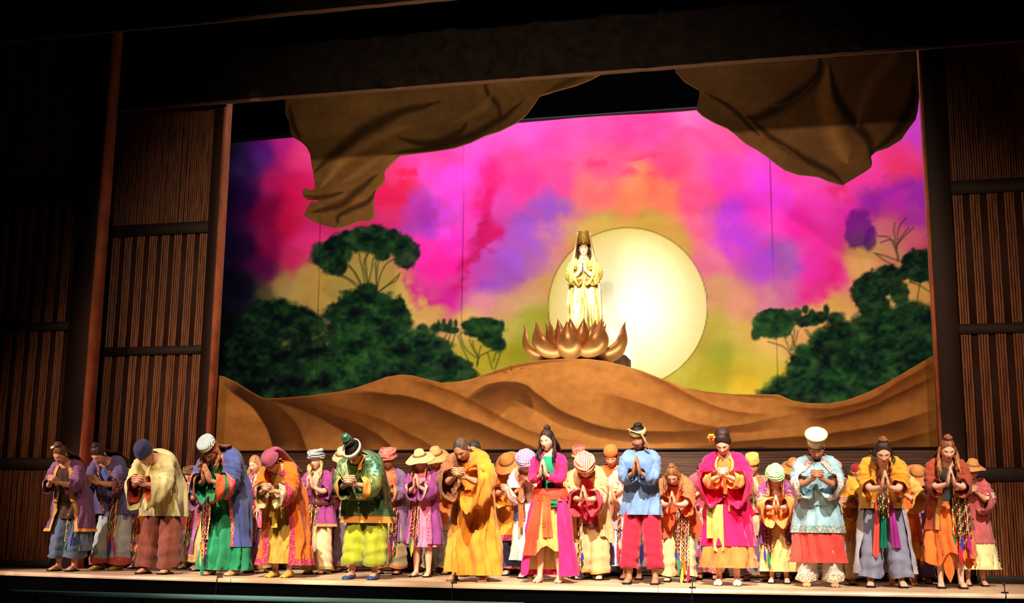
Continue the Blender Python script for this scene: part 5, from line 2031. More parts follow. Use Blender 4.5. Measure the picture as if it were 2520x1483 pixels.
p.strip('sash_pouch', cloth((30, 130, 90)), .09, p.front[1] - .01, .92, .84, .08, .08, s_)
p.hair('long', vol=1.1, front=.076)
p.bun((0, .03, .135), (.03, .032, .034))
p.longhair('front', 8, .22, r=.018, wave=.022)
p.longhair('back', 8, .26, wave=.02)

p = Person('man in slate-blue shirt and crimson trousers with a knotted beige headband', 1580, 1437, 1054, bow=15, hp=24, hy=-6, female=False, skin=SK3, hair=BLACKH, eyes=2, stance=.15, brow=(20, 14, 12), beard=(110, 70, 54))
p.trousers(cloth((198, 36, 62)), (.125, .115, .105), .17)
p.garment('shirt', cloth((112, 142, 190)), 1.05, .74, .055, .14, .4)
p.sleeves(cloth((112, 142, 190)), .95, .085, .062, .03, cloth((100, 130, 178)), .06)
p.hair('short', vol=1.6)
p.bun((0, .03, .13), (.035, .035, .022))
hb = p.cap(cloth((206, 178, 120)), [(.074, .100), (.0815, .096), (.0865, .070), (.0865, .044), (.082, .040)], 'headband', sq=1.22)
V, F = join([ellipsoid((.06, -.085, .076), (.02, .016, .02), 10, 7), tube(smoothpath([(.06, -.092, .08), (.02, -.108, .094), (-.035, -.100, .112), (-.085, -.07, .122)], 9), [.010, .014, .016, .017, .017, .016, .014, .010, .005], .005, 8), tube(smoothpath([(.06, -.09, .075), (.085, -.09, .03), (.105, -.07, -.05), (.12, -.05, -.10)], 9), [.012, .016, .02, .02, .02, .018, .016, .012, .006], .006, 8)])
p.hpart('headband_knot', V, F, cloth((188, 160, 104)), hb)

p = Person('woman in magenta layered robe over an orange skirt, flower in her upswept hair', 1792, 1440, 1066, bow=24, hp=40, hy=-6, hair=(46, 26, 24), skin=SK1, hands='clasp', hz=-.02, shoe='cream', stance=.10)
MG2 = cloth((222, 16, 84))
p.skirt(cloth((240, 116, 54)), .9, .19, .02, .25, 9, .016, 'underskirt')
p.skirt(MG2, .98, .42, .05, .23, 9, .02, 'skirt')
p.garment('dress', cloth((240, 120, 60)), 1.0, .9, .012, .1, 1.2, fold=.003)
p.garment('robe', MG2, 1.03, .74, .05, .42, .4, gaptop=.5, gap=.12, gapmid=.10, trim=cloth((246, 160, 70)), trimw=.03, hemvar=.05, fold=.02)
p.sleeves(MG2, .76, .11, .14, .16)
p.sleeves(cloth((246, 140, 62)), .94, .06, .075, .04, name='under_sleeve')
p.strip('sash_tail', cloth((190, 172, 92)), -.09, p.front_y(-.09, .8, .03), .86, .38, .12, .12, slant=.01, point=.04)
p.strip('sash_tail', cloth((196, 186, 84)), -.17, p.front_y(-.17, .8, .02), .86, .50, .09, .10)
p.hair('long', vol=2.2, front=.074, nape=-.07)
V, F = join([ellipsoid((0, .03, .10), (.078, .080, .066), 18, 10)])
p.hpart('hair_roll', V, F, hairmat((46, 26, 24)), p.hobj)
V, F = join([ellipsoid((-.115 + .028 * math.cos(k * 1.05), .0, .075 + .03 * math.sin(k * 1.05)), (.02, .012, .02), 9, 6) for k in range(6)])
fl = p.hpart('hair_flower', V, F, plain('yellow_flower', (236, 176, 60), .6), p.hobj)
V, F = ellipsoid((-.115, -.012, .078), (.015, .01, .015), 9, 6)
p.hpart('flower_heart', V, F, plain('pink_heart', (206, 50, 90), .6), p.hobj)

p = Person('bearded man in aqua tunic with embroidered hem, pink vest and flared white hat', 2020, 1443, 1078, bow=28, hp=38, hy=2, female=False, build=1.12, skin=SK3, hair=BLACKH, beard=(36, 26, 24), hands='clasp', hz=.0, shoe='tan', stance=.15)
AQ = cloth((150, 186, 196))
p.trousers(cloth((216, 206, 190)), (.10, .095, .11), .06, T_CREAM, .08)
p.skirt(cloth((206, 66, 54)), .92, .26, .055, .16, 8, .02, 'skirt')
p.garment('tunic', AQ, 1.04, .58, .06, .24, .28, hemtrim=trimmat((96, 130, 130), (214, 84, 60), (236, 214, 180), 24), hemw=.085, fold=.014)
p.garment('vest', cloth((196, 140, 140)), 1.04, .80, .085, .14, .3, gap=1.25, gaptop=.42, gapmid=.75, trim=T_CREAM, trimw=.05, fold=.008)
p.sleeves(AQ, .80, .115, .115, .06, trimmat((226, 216, 196), (206, 90, 60), (90, 130, 140), 28), .10)
p.strip('kerchief', cloth((186, 216, 226)), 0, p.front_y(0, 1.2, .02), 1.27, 1.10, .12, .03)
p.hair('long', vol=.9)
wh = cloth((226, 226, 214))
p.cap(wh, [(.001, .165), (.08, .168), (.112, .172), (.116, .165), (.102, .125), (.090, .085), (.087, .055), (.083, .05)], 'flared_hat', band=T_GOLDBLK, bandr=[(.088, .082), (.092, .080), (.090, .056), (.085, .052)], top=(T_GOLDBLK, [(.110, .173), (.119, .171), (.117, .158), (.112, .158)]))

p = Person('woman in mustard gathered blouse and grey wide trousers with ribbon tassels', 2182, 1445, 1086, bow=48, hp=34, hy=4, hair=DKBR, skin=SK1, eyes=2, hands='pray', hz=.03, build=0.96, stance=.16)
p.trousers(cloth((128, 128, 150)), (.112, .115, .13), .10)
p.garment('blouse', cloth((226, 150, 40)), 1.02, .80, .045, .12, .45, gaptop=.30, gap=.02, gapmid=.04, trim=T_BLK, trimw=.03, hemtrim=T_GOLD, hemw=.10, fold=.014)
p.sleeves(cloth((226, 150, 40)), .62, .11, .085, .03, bag=.02)
p.garment('apron_skirt', cloth((168, 164, 170)), .1, .14, .055, .22, .5, side=(1.1, 5.2), fold=.014)
p.strip('ribbon_tail', plain('violet_satin', (150, 40, 130), .35), .07, p.pel[1] - .24, .88, .40, .05, .09, slant=.05)
p.strip('ribbon_tail', plain('emerald_satin', (14, 110, 84), .35), .0, p.pel[1] - .25, .88, .40, .04, .07, slant=-.02)
p.strip('ribbon_tail', plain('coral_satin', (226, 84, 70), .35), -.06, p.pel[1] - .25, .9, .34, .04, .07, slant=-.04, point=.05)
p.tassels(.0, 1.0, .30, 6, 1, False, .12, y=p.pel[1] - .26)
p.hair('long', vol=1.2, front=.076)
p.bun((0, .01, .135), (.036, .036, .032), AUB)
p.longhair('back', 8, .14, r=.022, wave=.025)
p.longhair('front', 6, .10, r=.014, wave=.012)

p = Person('woman in rust-brown coat and orange skirt with long light-brown hair and bun', 2342, 1447, 1082, bow=34, hp=28, hy=6, hair=AUB, skin=SK1, eyes=2, hands='pray', hz=.02, stance=.11, build=0.96, lips=(150, 20, 30))
p.skirt(cloth((236, 110, 44)), .98, .30, .03, .22, 11, .02, 'skirt', hemvar=.06)
p.garment('bodice', cloth((70, 66, 60)), .97, .80, .02, .1, .8, fold=.003)
p.garment('coat', cloth((150, 62, 38)), 1.03, .62, .05, .30, .25, gap=.40, gaptop=.55, gapmid=.34, trim=T_GOLD, trimw=.06, fold=.018)
p.sleeves(cloth((150, 62, 38)), .72, .095, .085, .03)
p.strip('skirt_point', cloth((246, 130, 50)), .16, p.pel[1] - .10, .62, .26, .2, .10, slant=.04, point=.08)
p.strip('skirt_point', cloth((240, 120, 46)), -.02, p.pel[1] - .20, .6, .16, .2, .10, point=.1)
p.tassels(.13, .96, .52, 7, 1, spread=.16)
p.hair('long', front=.074)
p.bun((0, .0, .138), (.038, .038, .034))
p.longhair('front', 8, .24, r=.017, wave=.014, color=(156, 100, 60))
p.longhair('back', 8, .26)

# ---------------- the rows behind
p = Person('boy in brown turban and red-orange shirt between cream robe and navy coat', 464, 1399, 1172, bow=14, hp=18, hy=6, female=False, skin=SK1, hair=BROWN, eyes=1, hands='low', build=.9, row=2.45)
p.trousers(cloth((166, 156, 140)), (.11, .105, .10), .12, T_GOLDBLK, .03)
p.garment('shirt', cloth((206, 66, 36)), 1.03, .66, .035, .1, .4, gaptop=.25, gap=.02, gapmid=.05, trim=T_BLK, trimw=.05)
p.sleeves(cloth((214, 84, 40)), .9, .08, .075, .05, T_CREAM, .04)
p.tassels(.02, .86, .46, 3, 1, spread=.05)
p.hair('long')
p.turban(cloth((120, 84, 52)), cloth((140, 100, 62)), .09, .10, 3)

p = Person('person in lilac robe with peach skirt, mostly behind the navy coat', 503, 1406, 1140, bow=30, hp=35, skin=SK2, hair=(190, 70, 120), hands='pray', build=1.0, row=1.95)
p.skirt(cloth((240, 190, 120)), .9, .14, .03, .16)
p.garment('robe', cloth((164, 110, 164)), 1.02, .26, .05, .18, .3, gap=.5, gaptop=.4, gapmid=.3, trim=T_RED, trimw=.05)
p.sleeves(cloth((164, 110, 164)), .8, .1, .1, .08, T_CREAM, .05)
p.hair('long', (120, 60, 70))

p = Person('person in periwinkle shawl glimpsed between navy coat and mauve trousers', 603, 1403, 1128, bow=34, skin=SK2, hair=DKBR, hands='clasp', shoe='tan', row=2.5)
p.trousers(cloth((70, 64, 90)), (.12, .11, .11), .08)
p.garment('shawl', cloth((112, 128, 196)), 1.03, .62, .06, .3, .3, hemvar=.06)
p.sleeves(cloth((112, 128, 196)), .8, .1, .11, .1)
p.hair('long')

p = Person('light-brown-haired woman in mauve trousers behind the mauve headscarf', 632, 1412, 1124, bow=20, hp=24, hy=-18, skin=SK1, hair=(150, 104, 66), eyes=1, hands='clasp', stance=.10, row=1.75)
p.trousers(cloth((168, 110, 154)), (.12, .11, .115), .07, T_GOLDBLK, .06)
p.garment('top', cloth((196, 96, 96)), 1.02, .64, .04, .16, .4, gaptop=.3, gap=.1, trim=T_PINK, trimw=.05)
p.sleeves(cloth((232, 176, 110)), .75, .085, .09, .05, T_RED, .05)
p.tassels(-.02, .95, .6, 5, 0, spread=.1)
p.hair('long', front=.074)
p.longhair('front', 6, .2, r=.015)

p = Person('blonde woman in grey-white turban and purple top with peach trousers', 778, 1413, 1114, bow=14, hp=12, hy=-10, skin=SK1, hair=BLOND, eyes=2, hands='pray', hz=.0, stance=.10, row=1.75)
p.trousers(cloth((244, 202, 152)), (.125, .125, .145), .06, T_GOLDBLK, .05)
p.garment('top', cloth((146, 62, 124)), 1.02, .66, .045, .32, .35, gaptop=.34, gap=.05, gapmid=.12, trim=T_BLK, trimw=.04, hemtrim=cloth((236, 150, 90)), hemw=.02, fold=.02)
p.sleeves(cloth((146, 62, 124)), .62, .085, .085, .05)
p.sash(cloth((90, 40, 30)), .16, .05, .06)
p.tassels(-.07, .96, .62, 7, 0, False, .12)
p.hair('long', front=.074)
p.longhair('front', 10, .26, r=.018, wave=.018)
p.turban(stripemat((216, 214, 212), (110, 112, 120), 16, 0), stripemat((226, 224, 222), (120, 122, 130), 14, 2), .11, .112, 5, loose=1.4)

p = Person('person in cream hat and lilac-grey trousers behind the teal tunic', 850, 1408, 1106, bow=22, female=False, skin=SK2, hair=DKBR, hands='low', stance=.10, row=2.5)
p.trousers(cloth((164, 148, 168)), (.12, .115, .12), .08, T_PINK, .05)
p.garment('coat', cloth((120, 30, 44)), 1.03, .30, .04, .14, .3, gap=.8, gaptop=.4)
p.sleeves(cloth((120, 30, 44)), .9, .09, .08, .04)
p.hair('short')
p.straw((232, 206, 150), .15, .08, .03)

p = Person('man in coral turban and lilac-purple coat between teal tunic and straw hats', 958, 1412, 1112, bow=18, hp=22, female=False, skin=SK3, hair=DKBR, hands='low', eyes=0, stance=.13, row=2.1)
p.trousers(cloth((178, 156, 110)), (.125, .12, .125), .09, cloth((226, 110, 50)), .03)
p.garment('coat', cloth((124, 90, 128)), 1.04, .44, .045, .16, .3, gap=.25, gaptop=.35, gapmid=.2, trim=trimmat((206, 84, 40), (236, 190, 60), (120, 40, 60), 30), trimw=.06)
p.sleeves(cloth((124, 90, 128)), .95, .085, .08, .06, cloth((230, 140, 50)), .03)
p.tassels(.10, .9, .52, 5, 1, spread=.1)
p.hair('short')
p.turban(cloth((226, 120, 104)), cloth((210, 100, 90)), .11, .108, 9)
p.cap(cloth((30, 34, 60)), [(.086, .062), (.0945, .058), (.0945, .034), (.086, .03)], 'brow_band', sq=1.14)

p = Person('woman in wide pale straw hat, purple coat with pink trim and pink dress', 1038, 1421, 1112, bow=16, hp=26, hy=-8, skin=SK1, hair=(170, 110, 70), hands='pray', hz=.02, eyes=0, stance=.09, row=1.5)
p.garment('dress', cloth((240, 130, 160)), 1.0, .40, .025, .12, .5)
p.garment('coat', cloth((140, 62, 128)), 1.03, .44, .05, .22, .3, gap=.42, gaptop=.45, gapmid=.32, trim=T_PINK, trimw=.07)
p.sleeves(cloth((140, 62, 128)), .92, .085, .09, .08, T_CREAM, .03)
p.tassels(-.08, .94, .44, 5, 2, spread=.1)
p.hair('long', front=.074)
p.longhair('front', 8, .2, r=.012, wave=.008)
p.straw((240, 206, 140), .205, .085, .045)

p = Person('person in orange shirt and straw hat just behind the pale straw hat', 1078, 1412, 1106, bow=20, female=False, skin=SK2, hair=DKBR, hands='low', stance=.12, row=2.4)
p.trousers(cloth((150, 142, 116)), (.125, .12, .12), .09, cloth((214, 176, 80)), .03)
p.garment('shirt', cloth((234, 120, 52)), 1.03, .58, .04, .14, .35, hemtrim=T_GOLD, hemw=.06)
p.sleeves(cloth((234, 120, 52)), .9, .085, .08, .04)
p.hair('short')
p.straw((232, 184, 110), .18, .085, .05)

p = Person('grey-haired person hidden behind the shaven monk, only hair showing', 1166, 1414, 1088, bow=6, hp=10, female=False, skin=SK1, hair=(66, 62, 62), hands='low', row=1.95)
p.trousers(cloth((110, 60, 50)), (.12, .11, .11), .08)
p.garment('tunic', cloth((150, 40, 60)), 1.03, .5, .04, .12, .4)
p.sleeves(cloth((150, 40, 60)), .9, .085, .08, .04)
p.hair('long', vol=1.5)

p = Person('person in amber robe and navy trousers with brown straw hat, stooping', 1268, 1411, 1120, bow=48, hp=52, hy=-8, female=False, skin=SK2, hair=DKBR, hands='clasp', shoe='sandal', stance=.10, row=2.45)
p.trousers(cloth((66, 54, 84)), (.125, .115, .115), .08, T_RED, .04)
p.garment('robe', cloth((232, 150, 50)), 1.03, .42, .06, .2, .3, hemtrim=T_MAG, hemw=.06)
p.sleeves(cloth((232, 150, 50)), .85, .1, .1, .08)
p.hair('short')
p.straw((206, 126, 56), .17, .08, .05)

p = Person('woman in white and purple striped turban with pale pink sleeves, arms folded', 1306, 1420, 1116, bow=42, hp=42, hy=4, skin=SK1, hair=BROWN, hands='low', hz=.08, stance=.09, row=1.75)
p.skirt(cloth((250, 232, 200)), .98, .22, .03, .16, 10, .016)
p.garment('jacket', cloth((104, 106, 176)), 1.03, .70, .045, .14, .35, gap=.3, gaptop=.4, gapmid=.3, trim=T_RED, trimw=.07)
p.sleeves(cloth((250, 206, 196)), .74, .10, .12, .08, T_CREAM, .03)
p.strip('scarf_end', cloth((232, 104, 56)), -.09, p.front_y(-.09, 1.0, .02), 1.22, .62, .06, .07)
p.tassels(.04, .92, .5, 4, 0, spread=.08)
p.hair('long')
p.turban(stripemat((244, 238, 240), (140, 60, 150), 15, 0), stripemat((244, 238, 240), (140, 60, 150), 15, 0), .11, .112, 12, loose=.5)

p = Person('person in tall red fez and orange robe behind the pink flowered turban', 1430, 1412, 1114, bow=16, hp=14, female=False, skin=SK2, hair=DKBR, hands='low', row=2.1)
p.trousers(cloth((120, 60, 40)), (.12, .11, .11), .08)
p.garment('robe', cloth((234, 136, 44)), 1.04, .4, .05, .16, .3)
p.sleeves(cloth((234, 136, 44)), .85, .1, .1, .06)
p.hair('short')
p.cap(T_RED, [(.001, .185), (.074, .188), (.084, .182), (.086, .12), (.089, .062), (.084, .056)], 'fez', band=T_GOLD, bandr=[(.088, .085), (.096, .082), (.096, .058), (.087, .054)], top=(cloth((206, 52, 66)), [(.001, .192), (.06, .192), (.075, .19)]))

p = Person('woman in pink and orange turban, beige coat over red shirt, hands steepled', 1452, 1421, 1126, bow=50, hp=52, hy=6, skin=SK1, hair=BROWN, hands='pray', hz=-.0, build=1.1, stance=.12, row=1.65)
p.trousers(cloth((206, 172, 120)), (.13, .125, .13), .08, T_ORANGE, .04)
p.garment('shirt', cloth((214, 50, 70)), 1.02, .62, .03, .1, .4, hemtrim=T_BLK, hemw=.05)
p.garment('coat', cloth((216, 180, 124)), 1.03, .50, .055, .18, .25, gap=.55, gaptop=.4, gapmid=.42, trim=cloth((226, 160, 110)), trimw=.05, hemvar=.04)
p.sleeves(cloth((216, 180, 124)), .72, .11, .11, .08)
p.sleeves(cloth((222, 60, 80)), .86, .08, .11, .10, name='under_sleeve')
p.tassels(-.06, .92, .78, 7, 0, True, .1)
p.hair('long')
p.turban(stripemat((244, 196, 130), (226, 90, 120), 12, 0), stripemat((250, 226, 170), (236, 110, 60), 14, 2), .115, .112, 21, loose=1.3)

p = Person('person in orange knit cap, orange coat and brown boots behind the blue shirt', 1512, 1417, 1104, bow=24, hp=30, female=False, skin=SK2, hair=DKBR, hands='low', shoe='brown', build=1.08, stance=.12, row=2.62)
p.trousers(cloth((112, 90, 88)), (.125, .12, .12), .07)
p.garment('coat', cloth((226, 90, 34)), 1.04, .62, .05, .16, .3)
p.sleeves(cloth((226, 90, 34)), .92, .095, .09, .05)
p.hair('short')
p.cap(cloth((226, 104, 44)), [(.001, .150), (.03, .15), (.065, .136), (.084, .10), (.089, .05), (.084, .044)], 'knit_cap')

p = Person('person with pale peach sleeves and lavender skirt half hidden by the blue shirt', 1556, 1425, 1128, bow=46, skin=SK1, hair=BROWN, hands='low', stance=.09, row=2)
p.skirt(cloth((186, 178, 220)), .95, .16, .03, .16)
p.garment('jacket', cloth((236, 190, 200)), 1.03, .60, .05, .2, .3)
p.sleeves(cloth((248, 186, 156)), .85, .11, .12, .08, cloth((236, 140, 90)), .03)
p.tassels(.10, .8, .5, 4, 1, spread=.06)
p.tassels(-.14, .8, .4, 3, 1, spread=.05)
p.hair('long')

p = Person('woman with light-brown hair and small bun in orange draped top, tan trousers', 1668, 1430, 1146, bow=52, hp=46, hy=-4, skin=SK1, hair=(128, 80, 48), hands='pray', hz=.02, stance=.12, row=1.55)
p.trousers(cloth((222, 196, 140)), (.125, .125, .13), .08)
p.garment('top', cloth((226, 92, 44)), 1.03, .60, .05, .34, .28, hemvar=.06, fold=.02)
p.sleeves(cloth((232, 110, 64)), .66, .10, .11, .09)
p.tassels(.09, .92, .72, 8, 2, True, .16)
p.hair('long', front=.074)
p.bun((0, .02, .128), (.028, .028, .026))
p.longhair('front', 10, .2, r=.018, wave=.014)

p = Person('person in dusky rose coat and grey-mauve trousers beside the magenta robe', 1742, 1421, 1138, bow=46, hp=50, skin=SK2, hair=DKBR, female=False, hands='low', stance=.10, row=2.4)
p.trousers(cloth((128, 104, 128)), (.12, .115, .115), .09, T_RED, .06)
p.garment('coat', cloth((170, 74, 84)), 1.04, .56, .05, .16, .3)
p.sleeves(cloth((170, 74, 84)), .85, .1, .09, .05, T_PINK, .05)
p.tassels(-.06, .9, .5, 4, 0, spread=.1)
p.hair('short')

p = Person('man in folded tan cap and brown vest right of the magenta robe', 1862, 1423, 1128, bow=14, hp=24, hy=-6, female=False, skin=SK3, hair=BLACKH, hands='pray', stance=.13, row=2.3)
p.trousers(cloth((120, 104, 134)), (.125, .12, .12), .08, cloth((190, 150, 60)), .025)
p.garment('shirt', cloth((176, 150, 116)), 1.03, .62, .03, .12, .4)
p.garment('vest', cloth((130, 100, 74)), 1.03, .58, .05, .14, .3, gap=.35, gaptop=.35, gapmid=.25, trim=trimmat((190, 70, 50), (226, 150, 70), (90, 40, 40), 34), trimw=.05)
p.sleeves(cloth((140, 110, 80)), .66, .095, .085, .04)
p.sash(T_RED, .12, .07, .07)
p.hair('short')
p.cap(cloth((222, 170, 84)), [(.001, .150), (.035, .152), (.07, .162), (.086, .158), (.088, .10), (.087, .04), (.083, .036)], 'folded_cap', band=cloth((206, 150, 66)), bandr=[(.086, .085), (.0915, .08), (.0915, .04), (.086, .036)])

p = Person('long-haired woman in green checked turban with orange striped sleeves', 1918, 1432, 1152, bow=42, hp=40, hy=-2, skin=SK1, hair=(150, 90, 50), hands='pray', hz=-.02, stance=.10, lips=(200, 30, 50), row=1.7)
p.skirt(cloth((236, 192, 122)), .95, .16, .03, .16, 9, .016)
p.garment('coat', cloth((140, 66, 128)), 1.03, .52, .05, .2, .3, gap=.4, gaptop=.42, gapmid=.3, trim=T_BLK, trimw=.045)
p.sleeves(cloth((140, 66, 128)), .56, .095, .10, .02, T_CREAM, .03)
p.sleeves(stripemat((226, 110, 60), (244, 180, 90), 24, 0), .90, .08, .13, .14, name='striped_sleeve')
p.strip('scarf_end', cloth((170, 150, 120)), .0, p.front_y(.0, .9, .02), .98, .56, .05, .10)
p.tassels(-.11, .92, .52, 5, 2, spread=.09)
p.hair('long')
p.longhair('front', 8, .26, r=.013, wave=.004)
p.turban(checkmat((130, 206, 90), (236, 246, 216), 26), checkmat((110, 196, 80), (236, 246, 216), 30), .115, .112, 31, loose=.5)

p = Person('person in ochre straw hat hidden behind the green checked turban', 1962, 1424, 1132, bow=22, female=False, skin=SK2, hair=DKBR, hands='low', row=2.5)
p.trousers(cloth((120, 70, 60)), (.12, .11, .11), .08)
p.garment('robe', cloth((196, 120, 60)), 1.03, .4, .04, .14, .3)
p.sleeves(cloth((196, 120, 60)), .85, .09, .09, .05)
p.hair('short')
p.straw((206, 136, 60), .17, .075, .05)

p = Person('person in yellow coat and cream trousers right of the aqua tunic', 2078, 1436, 1150, bow=50, hp=44, skin=SK2, hair=DKBR, female=False, hands='clasp', build=1.08, stance=.10, row=1.8)
p.trousers(cloth((246, 214, 150)), (.125, .12, .12), .08, T_CREAM, .04)
p.garment('coat', cloth((242, 172, 60)), 1.03, .54, .055, .16, .3)
p.sleeves(cloth((242, 172, 60)), .86, .11, .11, .1, T_RED, .06)
p.strip('fringe', plain('pale_fringe', (196, 196, 206), .7), .10, p.pel[1] - .20, .62, .36, .05, .08)
p.hair('short')

p = Person('person in dark red cap and mauve trousers between aqua tunic and mustard blouse', 2118, 1431, 1150, bow=24, hp=24, skin=SK1, hair=DKBR, hands='low', stance=.11, row=2.55)
p.trousers(cloth((140, 76, 112)), (.12, .115, .115), .09)
p.garment('top', cloth((196, 130, 130)), 1.03, .60, .05, .2, .3)
p.sleeves(cloth((226, 170, 160)), .85, .1, .1, .06)
p.hair('long')
p.cap(cloth((150, 20, 40)), [(.001, .150), (.05, .148), (.08, .12), (.088, .06), (.083, .05)], 'skull_cap', band=T_GOLD, bandr=[(.086, .068), (.091, .064), (.091, .046), (.086, .042)])

p = Person('person in orange tunic with ankle bells behind the grey wide trousers', 2222, 1438, 1146, bow=52, hp=50, skin=SK1, hair=DKBR, hands='low', build=1.05, stance=.13, shoe='bare', row=1.85)
p.skirt(cloth((244, 180, 84)), .9, .30, .03, .14, hemvar=.05)
p.garment('tunic', cloth((244, 120, 40)), 1.03, .50, .055, .18, .3, hemvar=.05)
p.sleeves(cloth((246, 176, 90)), .85, .11, .11, .08, T_ORANGE, .05)
p.strip('sash_tail', cloth((244, 196, 90)), .16, p.pel[1] - .14, .62, .12, .06, .06)
for q in (-1, 1):
    V, F = join([ellipsoid(p.ank[q] + np.array((.045 * math.cos(a), .045 * math.sin(a), .03 * (k % 2))), (.012, .012, .012), 7, 5) for k, a in enumerate(np.linspace(0, 5.8, 11))])
    p.part('anklet', V, F, plain('brass_bells', (214, 176, 110), .3, .7))
p.hair('long')

p = Person('person in lavender coat and violet trousers with brown straw hat', 2264, 1433, 1150, bow=44, hp=46, hy=4, female=False, skin=SK2, hair=DKBR, hands='low', stance=.10, row=2.5)
p.trousers(cloth((134, 108, 170)), (.12, .115, .115), .08)
p.garment('coat', cloth((176, 130, 180)), 1.03, .56, .055, .2, .3)
p.sleeves(cloth((176, 130, 180)), .9, .11, .1, .08)
p.hair('short')
p.straw((214, 130, 60), .19, .08, .06)

p = Person('woman in dusty rose coat and cream skirt with straw hat, farthest right', 2402, 1436, 1136, bow=26, hp=20, hy=14, skin=SK2, hair=DKBR, hands='low', hz=.1, stance=.10, row=2.1)
p.skirt(cloth((232, 212, 150)), .95, .22, .03, .24, 10, .02)
p.garment('coat', cloth((186, 92, 92)), 1.03, .56, .055, .22, .3)
p.sleeves(cloth((186, 92, 92)), .80, .10, .12, .12)
for q in (-1, 1):
    P = smoothpath([p.sp(.92) + np.array((q * .07, 0, 0)), p.sh[q], p.el[q]], 14)[8:12]
    V, F = tube(P, .108, None, 20, cap=False)
    p.part('sleeve_band', V, F, T_CREAM)
p.hair('long')
p.straw((206, 140, 74), .17, .085, .03)

p = Person('person in apricot robe with cord tassels between silvery trousers and cream robe', 318, 1402, 1128, bow=34, skin=SK2, hair=DKBR, hands='low', stance=.09, row=2.4)
p.skirt(cloth((232, 150, 84)), .95, .10, .03, .14)
p.garment('robe', cloth((222, 120, 56)), 1.03, .5, .04, .14, .3)
p.sleeves(cloth((222, 120, 56)), .85, .09, .09, .05)
p.tassels(.10, .86, .6, 5, 0, spread=.1)
p.hair('long')

# bundle of stalks held by the man in teal
p = pp
c = (p.wr[1] + p.wr[-1]) / 2
parts = []
rs = random.Random(4)
for i in range(34):
    a = rs.uniform(0, 6.28)
    r_ = .035 * math.sqrt(rs.random())
    b0 = c + np.array((r_ * math.cos(a) - .01, -.03 + r_ * math.sin(a), -.02))
    t0 = c + np.array((-.10 + 2.2 * r_ * math.cos(a), -.05 + 2.0 * r_ * math.sin(a), .20 + rs.uniform(-.05, .06)))
    parts.append(tube(smoothpath([b0, (b0 + t0) / 2 + np.array((0, -.01, 0)), t0], 5), .0035, None, 4))
V, F = join(parts)
M4 = Matrix.LocRotScale(Vector(p.base), Matrix.Rotation(math.radians(p.rot), 3, 'Z'), Vector((p.s * .95, p.s * .97, p.s)))
V = np.array([M4 @ Vector(v) for v in V])
o = mk('stalk_bundle', V, clean(F), plain('dry_green_stalks', (150, 164, 110), .7, 0, .3, 30))
tag(o, 'small bundle of pale green stalks in the hands of the teal-tunic man', 'plant bundle')
# ================================================================== LOTUS THRONE, GOLDEN FIGURE, STAGE FITTINGS
LC = np.array((-3.55, 6.5, 3.225))
# covered tower behind the dunes that carries the lotus
mkbox('lotus_tower', (-4.15, -2.99, 6.05, 7.3, 0, 3.15), plain('brown_cloth_cover', (96, 64, 42), .8, 0, .25, 5, (1, 1, 1), .5), bev=.03)
tag(bpy.data.objects['lotus_tower'], 'brown covered tower behind the dunes under the bronze lotus', 'platform')
mkbox('step_block', (-3.10, -2.86, 7.36, 7.9, 0, 3.42), plain('brown_cloth_cover', (96, 64, 42), .8, 0, .25, 5, (1, 1, 1), .5), bev=.03)
tag(bpy.data.objects['step_block'], 'narrow brown block against the right side of the lotus tower', 'block')

M_BRONZE = plain('bronze_paint', (188, 124, 68), .36, .45, .12, 6)
lotus = bpy.data.objects.new('lotus_throne', None)
COL.objects.link(lotus)
lotus.location = LC
tag(lotus, 'large bronze lotus blossom on top of the painted dunes', 'lotus')


def lotus_petal(theta, path, wmax, tk, peak, parent):
    """thick pointed petal bulging outwards"""
    P = smoothpath([(0, -r, z) for r, z in path], 22, 3)
    f = np.linspace(0, 1, 22)
    w = wmax * np.interp(f, [0, .12, .3, peak, .75, .88, .96, 1], [.40, .66, .92, 1, .70, .30, .09, .01])
    th = tk * np.interp(f, [0, .3, .6, .85, 1], [.7, 1, .9, .5, .05])
    T = np.gradient(P, axis=0)
    T /= np.linalg.norm(T, axis=1, keepdims=True)
    a = np.linspace(0, 2 * math.pi, 16, endpoint=False)
    V = []
    for i in range(22):
        X = np.array((1., 0, 0))
        N = np.cross(T[i], X)
        bend = -.30 * w[i] * (np.sin(a) ** 2)[:, None] * N     # edges curl inwards
        s = -1 if N[2] > 0 or N[1] > 0 else 1
        V.append(P[i] + np.outer(np.sin(a) * w[i], X) + np.outer(np.cos(a) * th[i], N) - bend)
    V = np.array(V).reshape(-1, 3) @ rz(theta).T
    return mk('petal', V, quads(22, 16, True), M_BRONZE, parent)


OUT = [(.10, .0), (.38, .0), (.60, .06), (.73, .18), (.74, .32), (.73, .42), (.76, .50)]
INN = [(.08, .10), (.30, .14), (.42, .26), (.46, .38), (.45, .50), (.49, .60)]
for k in range(9):
    th = math.radians(k * 40)
    side = abs(math.sin(th))
    sc_ = 1.0 + .10 * side
    lotus_petal(th, [(r * sc_, z * (1 + .14 * side)) for r, z in OUT], .235, .075, .40, lotus)
for k in range(14):
    lotus_petal(math.radians(k * 360 / 14), INN, .135, .04, .48, lotus)
V, F = lathe([(.001, .16), (.30, .16), (.38, .12), (.34, -.06), (.001, -.06)], 28)
mk('seed_pod', V, F, plain('dark_bronze', (92, 56, 30), .5, .4), lotus)

